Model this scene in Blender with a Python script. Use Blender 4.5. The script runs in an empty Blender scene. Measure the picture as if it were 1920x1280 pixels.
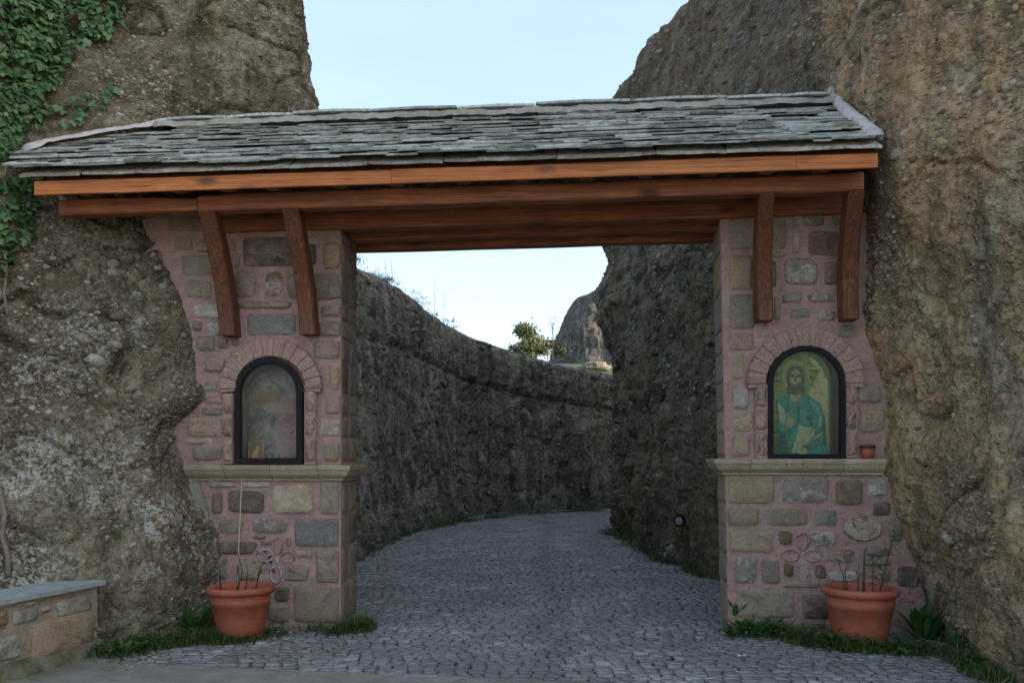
import bpy, bmesh, math, random
import numpy as np
from mathutils import Vector, Matrix

RND = random.Random(11)
np.random.seed(5)
SC = bpy.context.scene
COL = SC.collection

# ------------------------------------------------------------------ camera, sky, sun, exposure
EYE = 1.55
FPX = 1600.0          # focal length in pixels of a 1920 wide picture
cam_d = bpy.data.cameras.new("camera")
cam_d.sensor_width = 36.0
cam_d.lens = 30.0
cam_d.shift_y = 220.0 / 1920.0
cam_d.clip_start = 0.1
cam_d.clip_end = 3000.0
cam = bpy.data.objects.new("camera", cam_d)
cam.location = (0, 0, EYE)
cam.rotation_euler = (math.radians(90), 0, 0)
COL.objects.link(cam)
SC.camera = cam

SUN_EL = math.radians(25.0)
SUN_AZ = math.radians(105.0)      # clockwise from +Y towards +X
w = bpy.data.worlds.new("World")
SC.world = w
w.use_nodes = True
nt = w.node_tree
bg = nt.nodes["Background"]
sky = nt.nodes.new("ShaderNodeTexSky")
sky.sky_type = 'NISHITA'
sky.sun_disc = False
sky.sun_elevation = SUN_EL
sky.sun_rotation = SUN_AZ
sky.altitude = 500
sky.air_density = 1.0
sky.dust_density = 4.0
sky.ozone_density = 1.0
# a thin even veil of high cloud whitens the whole sky, a little streaky
tcw = nt.nodes.new("ShaderNodeTexCoord")
mpw = nt.nodes.new("ShaderNodeMapping")
mpw.inputs["Scale"].default_value = (1.2, 1.2, 5.0)
nt.links.new(tcw.outputs["Generated"], mpw.inputs[0])
nzw = nt.nodes.new("ShaderNodeTexNoise")
nzw.inputs["Scale"].default_value = 2.2
nzw.inputs["Detail"].default_value = 5
nt.links.new(mpw.outputs[0], nzw.inputs["Vector"])
rpw = nt.nodes.new("ShaderNodeValToRGB")
rpw.color_ramp.elements[0].position = 0.3
rpw.color_ramp.elements[0].color = (1.08, 1.32, 1.44, 1)
rpw.color_ramp.elements[1].position = 0.75
rpw.color_ramp.elements[1].color = (1.42, 1.58, 1.64, 1)
nt.links.new(nzw.outputs["Fac"], rpw.inputs[0])
addw = nt.nodes.new("ShaderNodeMix")
addw.data_type = 'RGBA'
addw.blend_type = 'ADD'
addw.inputs[0].default_value = 1.0
nt.links.new(sky.outputs[0], addw.inputs[6])
nt.links.new(rpw.outputs[0], addw.inputs[7])
nt.links.new(addw.outputs[2], bg.inputs[0])
bg.inputs[1].default_value = 0.15

sun_d = bpy.data.lights.new("sun", 'SUN')
sun_d.energy = 4.0
sun_d.angle = math.radians(0.5)
sun_d.color = (1.0, 0.93, 0.82)
sun = bpy.data.objects.new("sun", sun_d)
sv = Vector((math.sin(SUN_AZ) * math.cos(SUN_EL), math.cos(SUN_AZ) * math.cos(SUN_EL), math.sin(SUN_EL)))
sun.rotation_euler = sv.to_track_quat('Z', 'Y').to_euler()
sun.location = (20, 10, 30)
COL.objects.link(sun)

SC.view_settings.view_transform = 'Standard'
SC.view_settings.look = 'None'
SC.view_settings.exposure = 0.95
SC.view_settings.gamma = 1.0
SC.view_settings.use_curve_mapping = False

# ------------------------------------------------------------------ geometry of the place
YAW = math.radians(3.5)
GY = 7.85                          # the gate's front plane crosses the view axis here
CT, ST = math.cos(YAW), math.sin(YAW)


def G(u, d, z):                    # gate coordinates -> world
    return Vector((u * CT + d * ST, GY - u * ST + d * CT, z))


def pxd(px, d):                    # plan position on the vertical plane d behind the gate's front plane
    a = (px - 960.0) / FPX
    t = (GY * CT + d) / (a * ST + CT)
    return t * a, t


def pu(px, py, d):                 # -> (u, z) on that plane
    x, y = pxd(px, d)
    return x * CT - (y - GY) * ST, EYE + y * (860.0 - py) / FPX


def raypl(px, py, o, n):
    r = Vector(((px - 960.0) / FPX, 1.0, (860.0 - py) / FPX))
    e = Vector((0, 0, EYE))
    t = (Vector(o) - e).dot(n) / r.dot(n)
    return e + r * t


def proj(P):
    P = np.asarray(P)
    y = np.maximum(P[..., 1], 0.05)
    return 960 + FPX * P[..., 0] / y, 860 - FPX * (P[..., 2] - EYE) / y


# ------------------------------------------------------------------ numpy gradient noise
_perm = np.random.RandomState(3).permutation(256)
_perm = np.concatenate([_perm, _perm, _perm])
_gr = np.random.RandomState(4).normal(size=(256, 3))
_gr /= np.linalg.norm(_gr, axis=1)[:, None]


def perlin(p):
    pi = np.floor(p).astype(np.int64)
    f = p - pi
    pi &= 255
    u = f * f * f * (f * (f * 6 - 15) + 10)
    out = 0
    for dx in (0, 1):
        for dy in (0, 1):
            for dz in (0, 1):
                h = _perm[_perm[_perm[pi[..., 0] + dx] + pi[..., 1] + dy] + pi[..., 2] + dz] & 255
                g = _gr[h]
                v = g[..., 0] * (f[..., 0] - dx) + g[..., 1] * (f[..., 1] - dy) + g[..., 2] * (f[..., 2] - dz)
                wx = u[..., 0] if dx else 1 - u[..., 0]
                wy = u[..., 1] if dy else 1 - u[..., 1]
                wz = u[..., 2] if dz else 1 - u[..., 2]
                out = out + v * wx * wy * wz
    return out * 1.5


def fbm(p, scale, octv=3, off=0.0, ridged=False):
    p = np.asarray(p) * np.asarray(scale) + off
    a, s, tot = 1.0, 0.0, 0.0
    for _ in range(octv):
        n = perlin(p)
        if ridged:
            n = 1 - 2 * np.abs(n)
        s = s + a * n
        tot += a
        a *= 0.5
        p = p * 2.03 + 7.1
    return s / tot


# ------------------------------------------------------------------ materials
class Mat:
    def __init__(self, name, rough=0.85, spec=0.3):
        self.m = bpy.data.materials.new(name)
        self.m.use_nodes = True
        self.t = self.m.node_tree
        self.b = self.t.nodes["Principled BSDF"]
        self.b.inputs["Roughness"].default_value = rough
        self.b.inputs["Specular IOR Level"].default_value = spec
        self._tc = None

    def n(self, kind, **kw):
        nd = self.t.nodes.new(kind)
        for k, v in kw.items():
            setattr(nd, k, v)
        return nd

    def put(self, sock, v):
        if hasattr(v, "is_output") or isinstance(v, bpy.types.NodeSocket):
            self.t.links.new(v, sock)
        elif isinstance(v, (tuple, list)) and len(v) == 3 and sock.type == 'RGBA':
            sock.default_value = (*v, 1)
        else:
            sock.default_value = v

    def co(self, scale=(1, 1, 1), kind="Object", rnd=False):
        if self._tc is None:
            self._tc = self.n("ShaderNodeTexCoord")
        o = self._tc.outputs[kind]
        mp = self.n("ShaderNodeMapping")
        mp.inputs["Scale"].default_value = scale
        self.t.links.new(o, mp.inputs[0])
        if rnd:
            oi = self.n("ShaderNodeObjectInfo")
            mul = self.n("ShaderNodeMath", operation='MULTIPLY')
            self.put(mul.inputs[0], oi.outputs["Random"])
            mul.inputs[1].default_value = 57.0
            self.t.links.new(mul.outputs[0], mp.inputs["Location"])
        return mp.outputs[0]

    def rand(self):
        return self.n("ShaderNodeObjectInfo").outputs["Random"]

    def attr(self, name):
        a = self.n("ShaderNodeAttribute")
        a.attribute_name = name
        return a.outputs["Fac"]

    def noise(self, scale, detail=4, rough=0.55, vec=None, dist=0.0):
        nd = self.n("ShaderNodeTexNoise")
        nd.inputs["Scale"].default_value = scale
        nd.inputs["Detail"].default_value = detail
        nd.inputs["Roughness"].default_value = rough
        nd.inputs["Distortion"].default_value = dist
        self.put(nd.inputs["Vector"], vec if vec is not None else self.co())
        return nd.outputs["Fac"]

    def vor(self, scale, vec=None, feature='F1', rand=1.0):
        nd = self.n("ShaderNodeTexVoronoi", feature=feature)
        nd.inputs["Scale"].default_value = scale
        nd.inputs["Randomness"].default_value = rand
        self.put(nd.inputs["Vector"], vec if vec is not None else self.co())
        sep = self.n("ShaderNodeSeparateColor")
        self.t.links.new(nd.outputs["Color"], sep.inputs[0])
        return nd.outputs["Distance"], sep.outputs[0], sep.outputs[1]

    def ramp(self, fac, stops, interp='LINEAR'):
        nd = self.n("ShaderNodeValToRGB")
        cr = nd.color_ramp
        cr.interpolation = interp
        while len(cr.elements) < len(stops):
            cr.elements.new(0.5)
        for e, (p, c) in zip(cr.elements, stops):
            e.position = p
            e.color = (*c, 1) if isinstance(c, tuple) else (c, c, c, 1)
        self.put(nd.inputs[0], fac)
        return nd.outputs[0]

    def mix(self, fac, a, b, mode='MIX'):
        nd = self.n("ShaderNodeMix", data_type='RGBA', blend_type=mode)
        self.put(nd.inputs[0], fac)
        self.put(nd.inputs[6], a)
        self.put(nd.inputs[7], b)
        return nd.outputs[2]

    def math(self, op, a, b=0.0, clamp=False):
        nd = self.n("ShaderNodeMath", operation=op)
        nd.use_clamp = clamp
        self.put(nd.inputs[0], a)
        self.put(nd.inputs[1], b)
        return nd.outputs[0]

    def bump(self, h, strength=0.5, dist=0.02, prev=None):
        nd = self.n("ShaderNodeBump")
        nd.inputs["Strength"].default_value = strength
        nd.inputs["Distance"].default_value = dist
        self.put(nd.inputs["Height"], h)
        if prev is not None:
            self.put(nd.inputs["Normal"], prev)
        return nd.outputs[0]

    def done(self, color, normal=None, rough=None):
        self.put(self.b.inputs["Base Color"], color)
        if normal is not None:
            self.put(self.b.inputs["Normal"], normal)
        if rough is not None:
            self.put(self.b.inputs["Roughness"], rough)
        return self.m


def rock_mat(name, dark, mid, light, pebs, lichen, lich_amt, moss_amt=0.4, tan=None, tan_amt=0.0, peb_scale=20.0, streak=0.5, grey_tone=None, blk=0.62):
    m = Mat(name, 0.93, 0.2)
    big = m.noise(0.55, 4, 0.6)
    md = m.noise(2.6, 7, 0.65, dist=0.4)
    fine = m.noise(16, 6, 0.75)
    f = m.math('ADD', m.math('MULTIPLY', big, 0.45), m.math('MULTIPLY', md, 0.55))
    col = m.ramp(f, [(0.40, dark), (0.50, mid), (0.60, light)])
    if tan is not None:
        tm = m.ramp(m.noise(1.1, 6, 0.65, vec=m.co((1.1, 1.1, 0.5)), dist=0.6), [(0.60 - 0.2 * tan_amt, 0.0), (0.70 - 0.2 * tan_amt, 1.0)])
        col = m.mix(m.math('MULTIPLY', tm, 0.85), col, tan)
    st = m.noise(1.5, 6, 0.65, vec=m.co((2.2, 2.2, 0.28)), dist=0.3)
    stm = m.ramp(st, [(0.49, 0.0), (0.58, 1.0)])
    col = m.mix(m.math('MULTIPLY', stm, streak), col, tuple(c * 0.45 for c in dark))
    col = m.mix(m.ramp(fine, [(0.35, 0.75), (0.55, 0.0)]), col, tuple(c * 0.5 for c in dark))
    # pebbles held in the matrix
    hs = []
    for sc, th, amt in ((peb_scale, 0.42, 0.55), (peb_scale * 2.7, 0.48, 0.62)):
        d_, r1, r2 = m.vor(sc, vec=m.co((1, 1, 1.35)))
        keep = m.math('GREATER_THAN', r1, 1 - amt)
        mask = m.math('MULTIPLY', m.ramp(d_, [(th - 0.16, 1.0), (th, 0.0)]), keep)
        patch = m.ramp(m.noise(1.7 if sc > peb_scale else 1.1, 4, 0.65), [(0.43, 0.03), (0.56, 1.0)])
        mask = m.math('MULTIPLY', mask, patch)
        n_ = len(pebs)
        pc = m.ramp(r2, [(i / n_, c) for i, c in enumerate(pebs)], 'CONSTANT')
        col = m.mix(m.math('MULTIPLY', mask, 0.85), col, pc)
        hs.append(m.math('MULTIPLY', m.ramp(d_, [(0.0, 1.0), (th + 0.1, 0.0)]), keep))
    blkm = m.ramp(m.noise(1.9, 7, 0.72, dist=1.0), [(0.53, 0.0), (0.62, 1.0)])
    col = m.mix(m.math('MULTIPLY', blkm, blk), col, m.mix(1.0, col, (0.34, 0.33, 0.31), 'MULTIPLY'))
    pale = m.ramp(m.noise(2.3, 6, 0.7, vec=m.co((1, 1, 0.55)), dist=0.7), [(0.56, 0.0), (0.68, 1.0)])
    col = m.mix(m.math('MULTIPLY', pale, 0.5), col, tuple(min(.6, c * 1.35) for c in light))
    if lich_amt > 0:
        d_, r1, r2 = m.vor(34, vec=None)
        sepl = m.n("ShaderNodeSeparateXYZ")
        m.t.links.new(m.co(), sepl.inputs[0])
        hz_ = m.ramp(m.math('MULTIPLY', sepl.outputs[2], 0.2), [(0.05, 0.0), (0.12, 0.10), (0.36, 0.08), (0.62, -0.0), (0.7, 0.0)])
        ln_ = m.math('ADD', m.noise(1.35, 5, 0.7), hz_)
        lp = m.ramp(ln_, [(0.70 - 0.25 * lich_amt, 0.0), (0.86 - 0.25 * lich_amt, 1.0)])
        sp = m.math('ADD', m.noise(26, 4, 0.7), m.math('MULTIPLY', lp, 0.16))
        lm = m.math('MULTIPLY', m.ramp(sp, [(0.60, 0.0), (0.67, 1.0)]), lp)
        col = m.mix(m.math('MULTIPLY', lm, 0.85), col, lichen)
    if moss_amt > 0:
        sep = m.n("ShaderNodeSeparateXYZ")
        m.t.links.new(m.co(), sep.inputs[0])
        zz = m.math('ADD', m.math('MULTIPLY', sep.outputs[2], -0.5), m.math('MULTIPLY', m.noise(2.2, 5, 0.65), 1.3))
        mm = m.ramp(zz, [(0.30, 0.0), (0.75, 1.0)])
        col = m.mix(m.math('MULTIPLY', mm, moss_amt), col, (0.045, 0.055, 0.018))
    if grey_tone is not None:
        col = m.mix(m.attr("tint"), col, m.mix(1.0, col, grey_tone, 'MULTIPLY'))  # multiplies the colour darker and greyer by the tint value
    crev = m.ramp(m.noise(5.5, 6, 0.7, dist=0.6), [(0.34, 1.0), (0.46, 0.0)])
    col = m.mix(m.math('MULTIPLY', crev, 0.55), col, tuple(c * 0.4 for c in dark))
    h = m.math('ADD', m.math('MULTIPLY', fine, 0.6), m.math('ADD', m.math('MULTIPLY', hs[0], 0.8), m.math('MULTIPLY', hs[1], 0.35)))
    h = m.math('MULTIPLY', h, m.ramp(m.noise(1.1, 4, 0.65), [(0.42, 0.35), (0.56, 1.25)]))
    nb = m.bump(h, 1.0, 0.035)
    nb = m.bump(m.noise(70, 3, 0.7), 0.5, 0.008, nb)
    return m.done(col, nb)


M_LEFT = rock_mat("rock_left", (0.095, 0.079, 0.047), (0.22, 0.186, 0.12), (0.36, 0.315, 0.225),
                  [(0.12, 0.10, 0.075), (0.26, 0.225, 0.17), (0.36, 0.34, 0.29), (0.19, 0.17, 0.14), (0.46, 0.45, 0.41), (0.24, 0.16, 0.10)],
                  (0.46, 0.45, 0.40), 0.72, 0.55)
M_RIGHT = rock_mat("rock_right", (0.165, 0.128, 0.08), (0.34, 0.27, 0.18), (0.47, 0.395, 0.285),
                   [(0.15, 0.115, 0.08), (0.35, 0.27, 0.175), (0.42, 0.35, 0.27), (0.22, 0.185, 0.15), (0.40, 0.26, 0.15), (0.48, 0.42, 0.34)],
                   (0.45, 0.42, 0.36), 0.25, 0.35, tan=(0.48, 0.32, 0.17), tan_amt=1.0, blk=0.42, grey_tone=(0.46, 0.51, 0.59))
M_PASS = rock_mat("rock_passage", (0.125, 0.112, 0.08), (0.28, 0.25, 0.185), (0.41, 0.372, 0.285),
                  [(0.09, 0.082, 0.066), (0.17, 0.155, 0.13), (0.24, 0.225, 0.20), (0.13, 0.12, 0.11), (0.32, 0.31, 0.28)],
                  (0.36, 0.36, 0.34), 0.15, 0.5, peb_scale=13.0, streak=0.55)
M_FAR = rock_mat("rock_far", (0.06, 0.062, 0.06), (0.11, 0.108, 0.10), (0.18, 0.16, 0.13),
                 [(0.09, 0.085, 0.08), (0.16, 0.15, 0.13), (0.12, 0.12, 0.115)], (0.4, 0.4, 0.4), 0.0, 0.0,
                 tan=(0.21, 0.15, 0.10), tan_amt=0.4, peb_scale=1.2, streak=0.7)


def pebble_mat(name, cols):
    m = Mat(name, 0.9, 0.25)
    a = m.attr("tint")
    n_ = len(cols)
    c = m.ramp(a, [(i / n_, c) for i, c in enumerate(cols)], 'CONSTANT')
    c = m.mix(m.ramp(m.noise(30, 4, 0.7), [(0.4, 0.6), (0.6, 0.0)]), c, (0.07, 0.06, 0.045))
    return m.done(c, m.bump(m.noise(60, 3, 0.6), 0.4, 0.006))


P_LEFT = pebble_mat("pebble_left", [(0.15, 0.125, 0.085), (0.25, 0.205, 0.145), (0.32, 0.285, 0.22), (0.19, 0.165, 0.125), (0.28, 0.20, 0.13), (0.42, 0.395, 0.34)])
P_RIGHT = pebble_mat("pebble_right", [(0.17, 0.13, 0.085), (0.34, 0.26, 0.165), (0.38, 0.31, 0.23), (0.25, 0.21, 0.16), (0.38, 0.24, 0.14), (0.44, 0.38, 0.30)])
P_PASS = pebble_mat("pebble_passage", [(0.11, 0.10, 0.08), (0.19, 0.175, 0.145), (0.25, 0.235, 0.205), (0.15, 0.14, 0.12), (0.32, 0.305, 0.28)])


def stone_mat(name, c1, c2, spots=None, porous=0.0, carve=0.0, scale=9.0, smear=True):
    m = Mat(name, 0.88, 0.25)
    v = m.co(rnd=True)
    f = m.noise(scale, 6, 0.68, vec=v, dist=0.5)
    col = m.ramp(f, [(0.36, c1), (0.64, c2)])
    r = m.rand()
    hsv = m.n("ShaderNodeHueSaturation")
    m.put(hsv.inputs["Value"], m.math('ADD', m.math('MULTIPLY', r, 0.35), 0.82))
    m.put(hsv.inputs["Color"], col)
    col = hsv.outputs[0]
    if spots is not None:
        sm = m.ramp(m.noise(scale * 0.9, 5, 0.7, vec=v, dist=1.0), [(0.50, 0.0), (0.56, 1.0)])
        col = m.mix(m.math('MULTIPLY', sm, 0.85), col, spots)
    sme = m.ramp(m.noise(4.5, 5, 0.7, vec=m.co(rnd=True), dist=0.5), [(0.47, 0.12), (0.62, 0.62)])
    if smear:
        col = m.mix(sme, col, (0.36, 0.245, 0.21))
    fine = m.noise(75, 4, 0.7, vec=v)
    col = m.mix(m.ramp(fine, [(0.38, 0.5), (0.52, 0.0)]), col, tuple(c * 0.45 for c in c1))
    nb = m.bump(fine, 0.6, 0.006)
    nb = m.bump(f, 0.6, 0.02, nb)
    if porous > 0:
        hn = m.noise(62, 2, 0.5, vec=m.co((1, 1, 1.7), rnd=True), dist=0.8)
        hole = m.math('MULTIPLY', m.ramp(hn, [(0.30 + porous * .18, 1.0), (0.345 + porous * .18, 0.0)]), m.ramp(m.noise(9, 3, .6, vec=v), [(0.35, 0.3), (0.55, 1.0)]))
        col = m.mix(m.math('MULTIPLY', hole, 0.85), col, (0.06, 0.045, 0.035))
        nb = m.bump(m.math('MULTIPLY', hole, -1.0), 0.8, 0.012, nb)
    if carve > 0:
        cw = m.noise(34, 2, 0.5, vec=m.co((0.8, 1.6, 1.6), rnd=True), dist=1.6)
        cm = m.ramp(cw, [(0.42, 0.0), (0.5, 1.0), (0.58, 0.0)])
        col = m.mix(m.math('MULTIPLY', cm, carve), col, (0.40, 0.39, 0.36))
        nb = m.bump(cm, 0.6, 0.01, nb)
    return m.done(col, nb)


S = {
    'tan': stone_mat("stone_tan", (0.25, 0.20, 0.125), (0.36, 0.29, 0.185)),
    'ochre': stone_mat("stone_ochre", (0.27, 0.20, 0.115), (0.37, 0.285, 0.17)),
    'olive': stone_mat("stone_olive", (0.195, 0.16, 0.11), (0.34, 0.285, 0.20)),
    'grey': stone_mat("stone_grey", (0.165, 0.15, 0.115), (0.29, 0.265, 0.205)),
    'dark': stone_mat("stone_dark", (0.075, 0.065, 0.045), (0.15, 0.13, 0.092)),
    'brown': stone_mat("stone_brown", (0.12, 0.09, 0.05), (0.21, 0.16, 0.10)),
    'white': stone_mat("stone_white", (0.36, 0.32, 0.26), (0.56, 0.52, 0.45)),
    'whitedark': stone_mat("stone_white_dark", (0.36, 0.33, 0.28), (0.55, 0.51, 0.46), spots=(0.10, 0.08, 0.055), scale=7),
    'greywhite': stone_mat("stone_grey_white", (0.16, 0.15, 0.125), (0.25, 0.23, 0.19), spots=(0.46, 0.44, 0.39), scale=9),
    'brownwhite': stone_mat("stone_brown_white", (0.13, 0.085, 0.04), (0.22, 0.14, 0.07), spots=(0.5, 0.46, 0.4), scale=14),
    'cream': stone_mat("stone_cream", (0.34, 0.27, 0.17), (0.46, 0.38, 0.26), spots=(0.55, 0.48, 0.36), scale=8),
    'trav': stone_mat("stone_travertine", (0.40, 0.27, 0.20), (0.50, 0.37, 0.29), porous=0.45),
    'travtan': stone_mat("stone_travertine_tan", (0.36, 0.27, 0.175), (0.46, 0.35, 0.24), porous=0.3),
    'pink': stone_mat("stone_pink", (0.36, 0.22, 0.16), (0.46, 0.30, 0.23), porous=0.12),
    'carved': stone_mat("stone_carved", (0.13, 0.13, 0.118), (0.215, 0.21, 0.19), carve=0.7),
    'green': stone_mat("stone_green", (0.20, 0.215, 0.17), (0.34, 0.35, 0.29), spots=(0.42, 0.44, 0.39), scale=7),
    'moss': stone_mat("stone_moss", (0.10, 0.075, 0.035), (0.17, 0.13, 0.07)),
}


def mortar_mat(name, c1, c2, grime):
    m = Mat(name, 0.92, 0.2)
    f = m.noise(3.5, 6, 0.65, dist=0.4)
    col = m.ramp(f, [(0.34, c1), (0.66, c2)])
    g = m.ramp(m.noise(1.4, 5, 0.7), [(0.46, 0.0), (0.66, 0.7)])
    col = m.mix(g, col, grime)
    fine = m.noise(60, 5, 0.7)
    col = m.mix(m.ramp(fine, [(0.36, 0.45), (0.5, 0.0)]), col, tuple(c * 0.6 for c in c1))
    nb = m.bump(fine, 0.8, 0.010)
    nb = m.bump(m.noise(14, 5, 0.65), 0.8, 0.03, nb)
    pa = m.ramp(m.noise(6.5, 6, 0.72, dist=1.0), [(0.40, 0.0), (0.66, 0.55)])
    col = m.mix(pa, col, tuple(min(.7, c * 1.3 + .03) for c in c2))
    return m.done(col, nb)


M_MORTAR = mortar_mat("pink_mortar", (0.325, 0.195, 0.172), (0.41, 0.26, 0.228), (0.30, 0.225, 0.195))
M_MAUVE = mortar_mat("mauve_mortar", (0.46, 0.395, 0.39), (0.58, 0.51, 0.505), (0.38, 0.33, 0.31))
M_RIDGEM = mortar_mat("ridge_mortar_mix", (0.25, 0.24, 0.20), (0.37, 0.355, 0.31), (0.17, 0.165, 0.125))
M_BEIGE = mortar_mat("beige_mortar", (0.33, 0.265, 0.20), (0.42, 0.345, 0.265), (0.25, 0.215, 0.15))
M_CEMENT = mortar_mat("grey_cement", (0.19, 0.175, 0.14), (0.28, 0.26, 0.215), (0.16, 0.145, 0.11))
M_PLASTER = mortar_mat("niche_plaster", (0.23, 0.18, 0.155), (0.30, 0.24, 0.21), (0.19, 0.15, 0.13))
M_LEDGE = stone_mat("ledge_stone", (0.38, 0.31, 0.205), (0.48, 0.405, 0.285), smear=False)


def wood_mat(name, c1, c2, c3, rough=0.5, along=0):
    m = Mat(name, rough, 0.4)
    sc = [9, 9, 9]
    sc[along] = 0.7
    v = m.co(tuple(sc), rnd=True)
    g = m.noise(3.0, 7, 0.65, vec=v, dist=1.1)
    col = m.ramp(g, [(0.3, c1), (0.5, c2), (0.68, c3)])
    blot = m.noise(1.6, 4, 0.6, vec=m.co(rnd=True))
    col = m.mix(m.ramp(blot, [(0.42, 0.55), (0.62, 0.0)]), col, c1)
    ks = [5, 5, 5]
    ks[along] = 2.1
    d_, r1, r2 = m.vor(1.0, vec=m.co(tuple(ks), rnd=True))
    knot = m.math('MULTIPLY', m.ramp(d_, [(0.10, 1.0), (0.27, 0.0)]), m.math('GREATER_THAN', r1, 0.4))
    col = m.mix(m.math('MULTIPLY', knot, 0.9), col, tuple(c * 0.3 for c in c1))
    sc2 = [40, 40, 40]
    sc2[along] = 1.4
    sc3 = [70, 70, 70]
    sc3[along] = 1.1
    fg = m.ramp(m.noise(1.0, 4, 0.7, vec=m.co(tuple(sc3), rnd=True), dist=0.3), [(0.36, 0.7), (0.56, 0.0)])
    col = m.mix(fg, col, tuple(c * 0.5 for c in c1))
    cr = m.noise(1.2, 3, 0.6, vec=m.co(tuple(sc2), rnd=True))
    crk = m.ramp(cr, [(0.3, 1.0), (0.36, 0.0)])
    col = m.mix(m.math('MULTIPLY', crk, 0.6), col, tuple(c * 0.3 for c in c1))
    nb = m.bump(g, 0.35, 0.008)
    nb = m.bump(m.math('MULTIPLY', crk, -1.0), 0.5, 0.006, nb)
    return m.done(col, nb)


W_BEAM = wood_mat("wood_beam", (0.19, 0.055, 0.022), (0.38, 0.12, 0.042), (0.50, 0.185, 0.07))
W_FASCIA = wood_mat("wood_fascia", (0.42, 0.125, 0.028), (0.64, 0.205, 0.046), (0.70, 0.265, 0.07))
W_BRACE = wood_mat("wood_brace", (0.10, 0.032, 0.015), (0.19, 0.065, 0.027), (0.30, 0.11, 0.045), along=2)
W_RAFT = wood_mat("wood_rafter", (0.22, 0.085, 0.042), (0.38, 0.155, 0.075), (0.46, 0.20, 0.10), along=1, rough=0.7)


def slate_mat(name, c1, c2, lich):
    m = Mat(name, 0.75, 0.35)
    v = m.co(rnd=True)
    r = m.rand()
    base = m.ramp(r, [(0.0, tuple(c * .62 for c in c1)), (0.3, c1), (0.65, c2), (1.0, tuple(c * 1.35 for c in c2))])
    f = m.noise(7, 6, 0.7, vec=v, dist=0.4)
    col = m.mix(m.ramp(f, [(0.45, 0.0), (0.62, 0.75)]), base, lich)
    mo = m.ramp(m.noise(11, 5, 0.7, vec=m.co()), [(0.5, 0.0), (0.62, 0.65)])
    col = m.mix(mo, col, (0.085, 0.09, 0.055))
    fine = m.noise(50, 4, 0.7, vec=v)
    col = m.mix(m.ramp(fine, [(0.36, 0.5), (0.5, 0.0)]), col, (0.05, 0.05, 0.04))
    nb = m.bump(f, 0.6, 0.012)
    nb = m.bump(fine, 0.5, 0.005, nb)
    return m.done(col, nb)


M_SLATE = slate_mat("slate", (0.235, 0.25, 0.22), (0.45, 0.475, 0.445), (0.58, 0.61, 0.59))
M_SLATEDGE = slate_mat("slate_edge", (0.15, 0.15, 0.115), (0.33, 0.34, 0.30), (0.42, 0.44, 0.415))
M_EAVESLAB = slate_mat("eave_slab", (0.36, 0.32, 0.25), (0.48, 0.44, 0.36), (0.52, 0.49, 0.43))
M_RIDGE = slate_mat("ridge_slab", (0.40, 0.41, 0.40), (0.52, 0.54, 0.52), (0.56, 0.58, 0.56))


def cobble_mat(name, attr):
    m = Mat(name, 0.7, 0.4)
    r = m.attr("tint") if attr else m.rand()
    base = m.ramp(r, [(0.0, (0.20, 0.197, 0.19)), (0.35, (0.275, 0.271, 0.262)), (0.7, (0.32, 0.315, 0.302)), (0.93, (0.345, 0.33, 0.30)), (1.0, (0.49, 0.48, 0.455))])
    g = m.co(kind="Object") if attr else None
    geo = m.n("ShaderNodeNewGeometry").outputs["Position"]
    f = m.noise(22, 5, 0.7, vec=geo)
    col = m.mix(m.ramp(f, [(0.38, 0.55), (0.56, 0.0)]), base, (0.10, 0.105, 0.11))
    big = m.ramp(m.noise(0.9, 4, 0.65, vec=geo), [(0.40, 0.45), (0.60, 0.0)])
    col = m.mix(big, col, (0.11, 0.115, 0.12))
    sx = m.n("ShaderNodeSeparateXYZ")
    m.t.links.new(geo, sx.inputs[0])
    ln = m.math('ADD', sx.outputs[0], m.math('ADD', m.math('MULTIPLY', sx.outputs[1], -0.035), m.math('MULTIPLY', m.noise(0.6, 3, 0.6, vec=geo), 0.8)))
    worn = m.ramp(m.math('ABSOLUTE', m.math('SUBTRACT', ln, 0.48)), [(0.05, 0.45), (0.22, 0.0)])
    col = m.mix(worn, col, (0.12, 0.118, 0.112))
    dirt = m.ramp(m.noise(3.3, 6, 0.7, vec=geo, dist=0.6), [(0.52, 0.0), (0.66, 0.55)])
    col = m.mix(dirt, col, (0.15, 0.14, 0.10))
    nb = m.bump(f, 0.5, 0.01)
    nb = m.bump(m.noise(120, 3, 0.7, vec=geo), 0.4, 0.003, nb)
    return m.done(col, nb)


M_COB = cobble_mat("cobble", False)
M_COBS = cobble_mat("cobbles_many", True)


def plain_noise(name, c1, c2, scale=8, rough=0.8, bump=0.3, spec=0.3, detail=5):
    m = Mat(name, rough, spec)
    f = m.noise(scale, detail, 0.65)
    return m.done(m.ramp(f, [(0.35, c1), (0.65, c2)]), m.bump(f, bump, 0.02))


M_JOINT = plain_noise("joint_soil", (0.06, 0.062, 0.045), (0.12, 0.112, 0.085), 20, 0.95)
M_GROUND = plain_noise("earth", (0.30, 0.26, 0.20), (0.42, 0.37, 0.29), 3, 0.95)
M_SOIL = plain_noise("soil", (0.03, 0.024, 0.016), (0.07, 0.055, 0.038), 30, 0.95, 0.8)
M_SLOPE = plain_noise("grass_slope", (0.02, 0.042, 0.011), (0.05, 0.07, 0.022), 0.35, 0.95)


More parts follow.
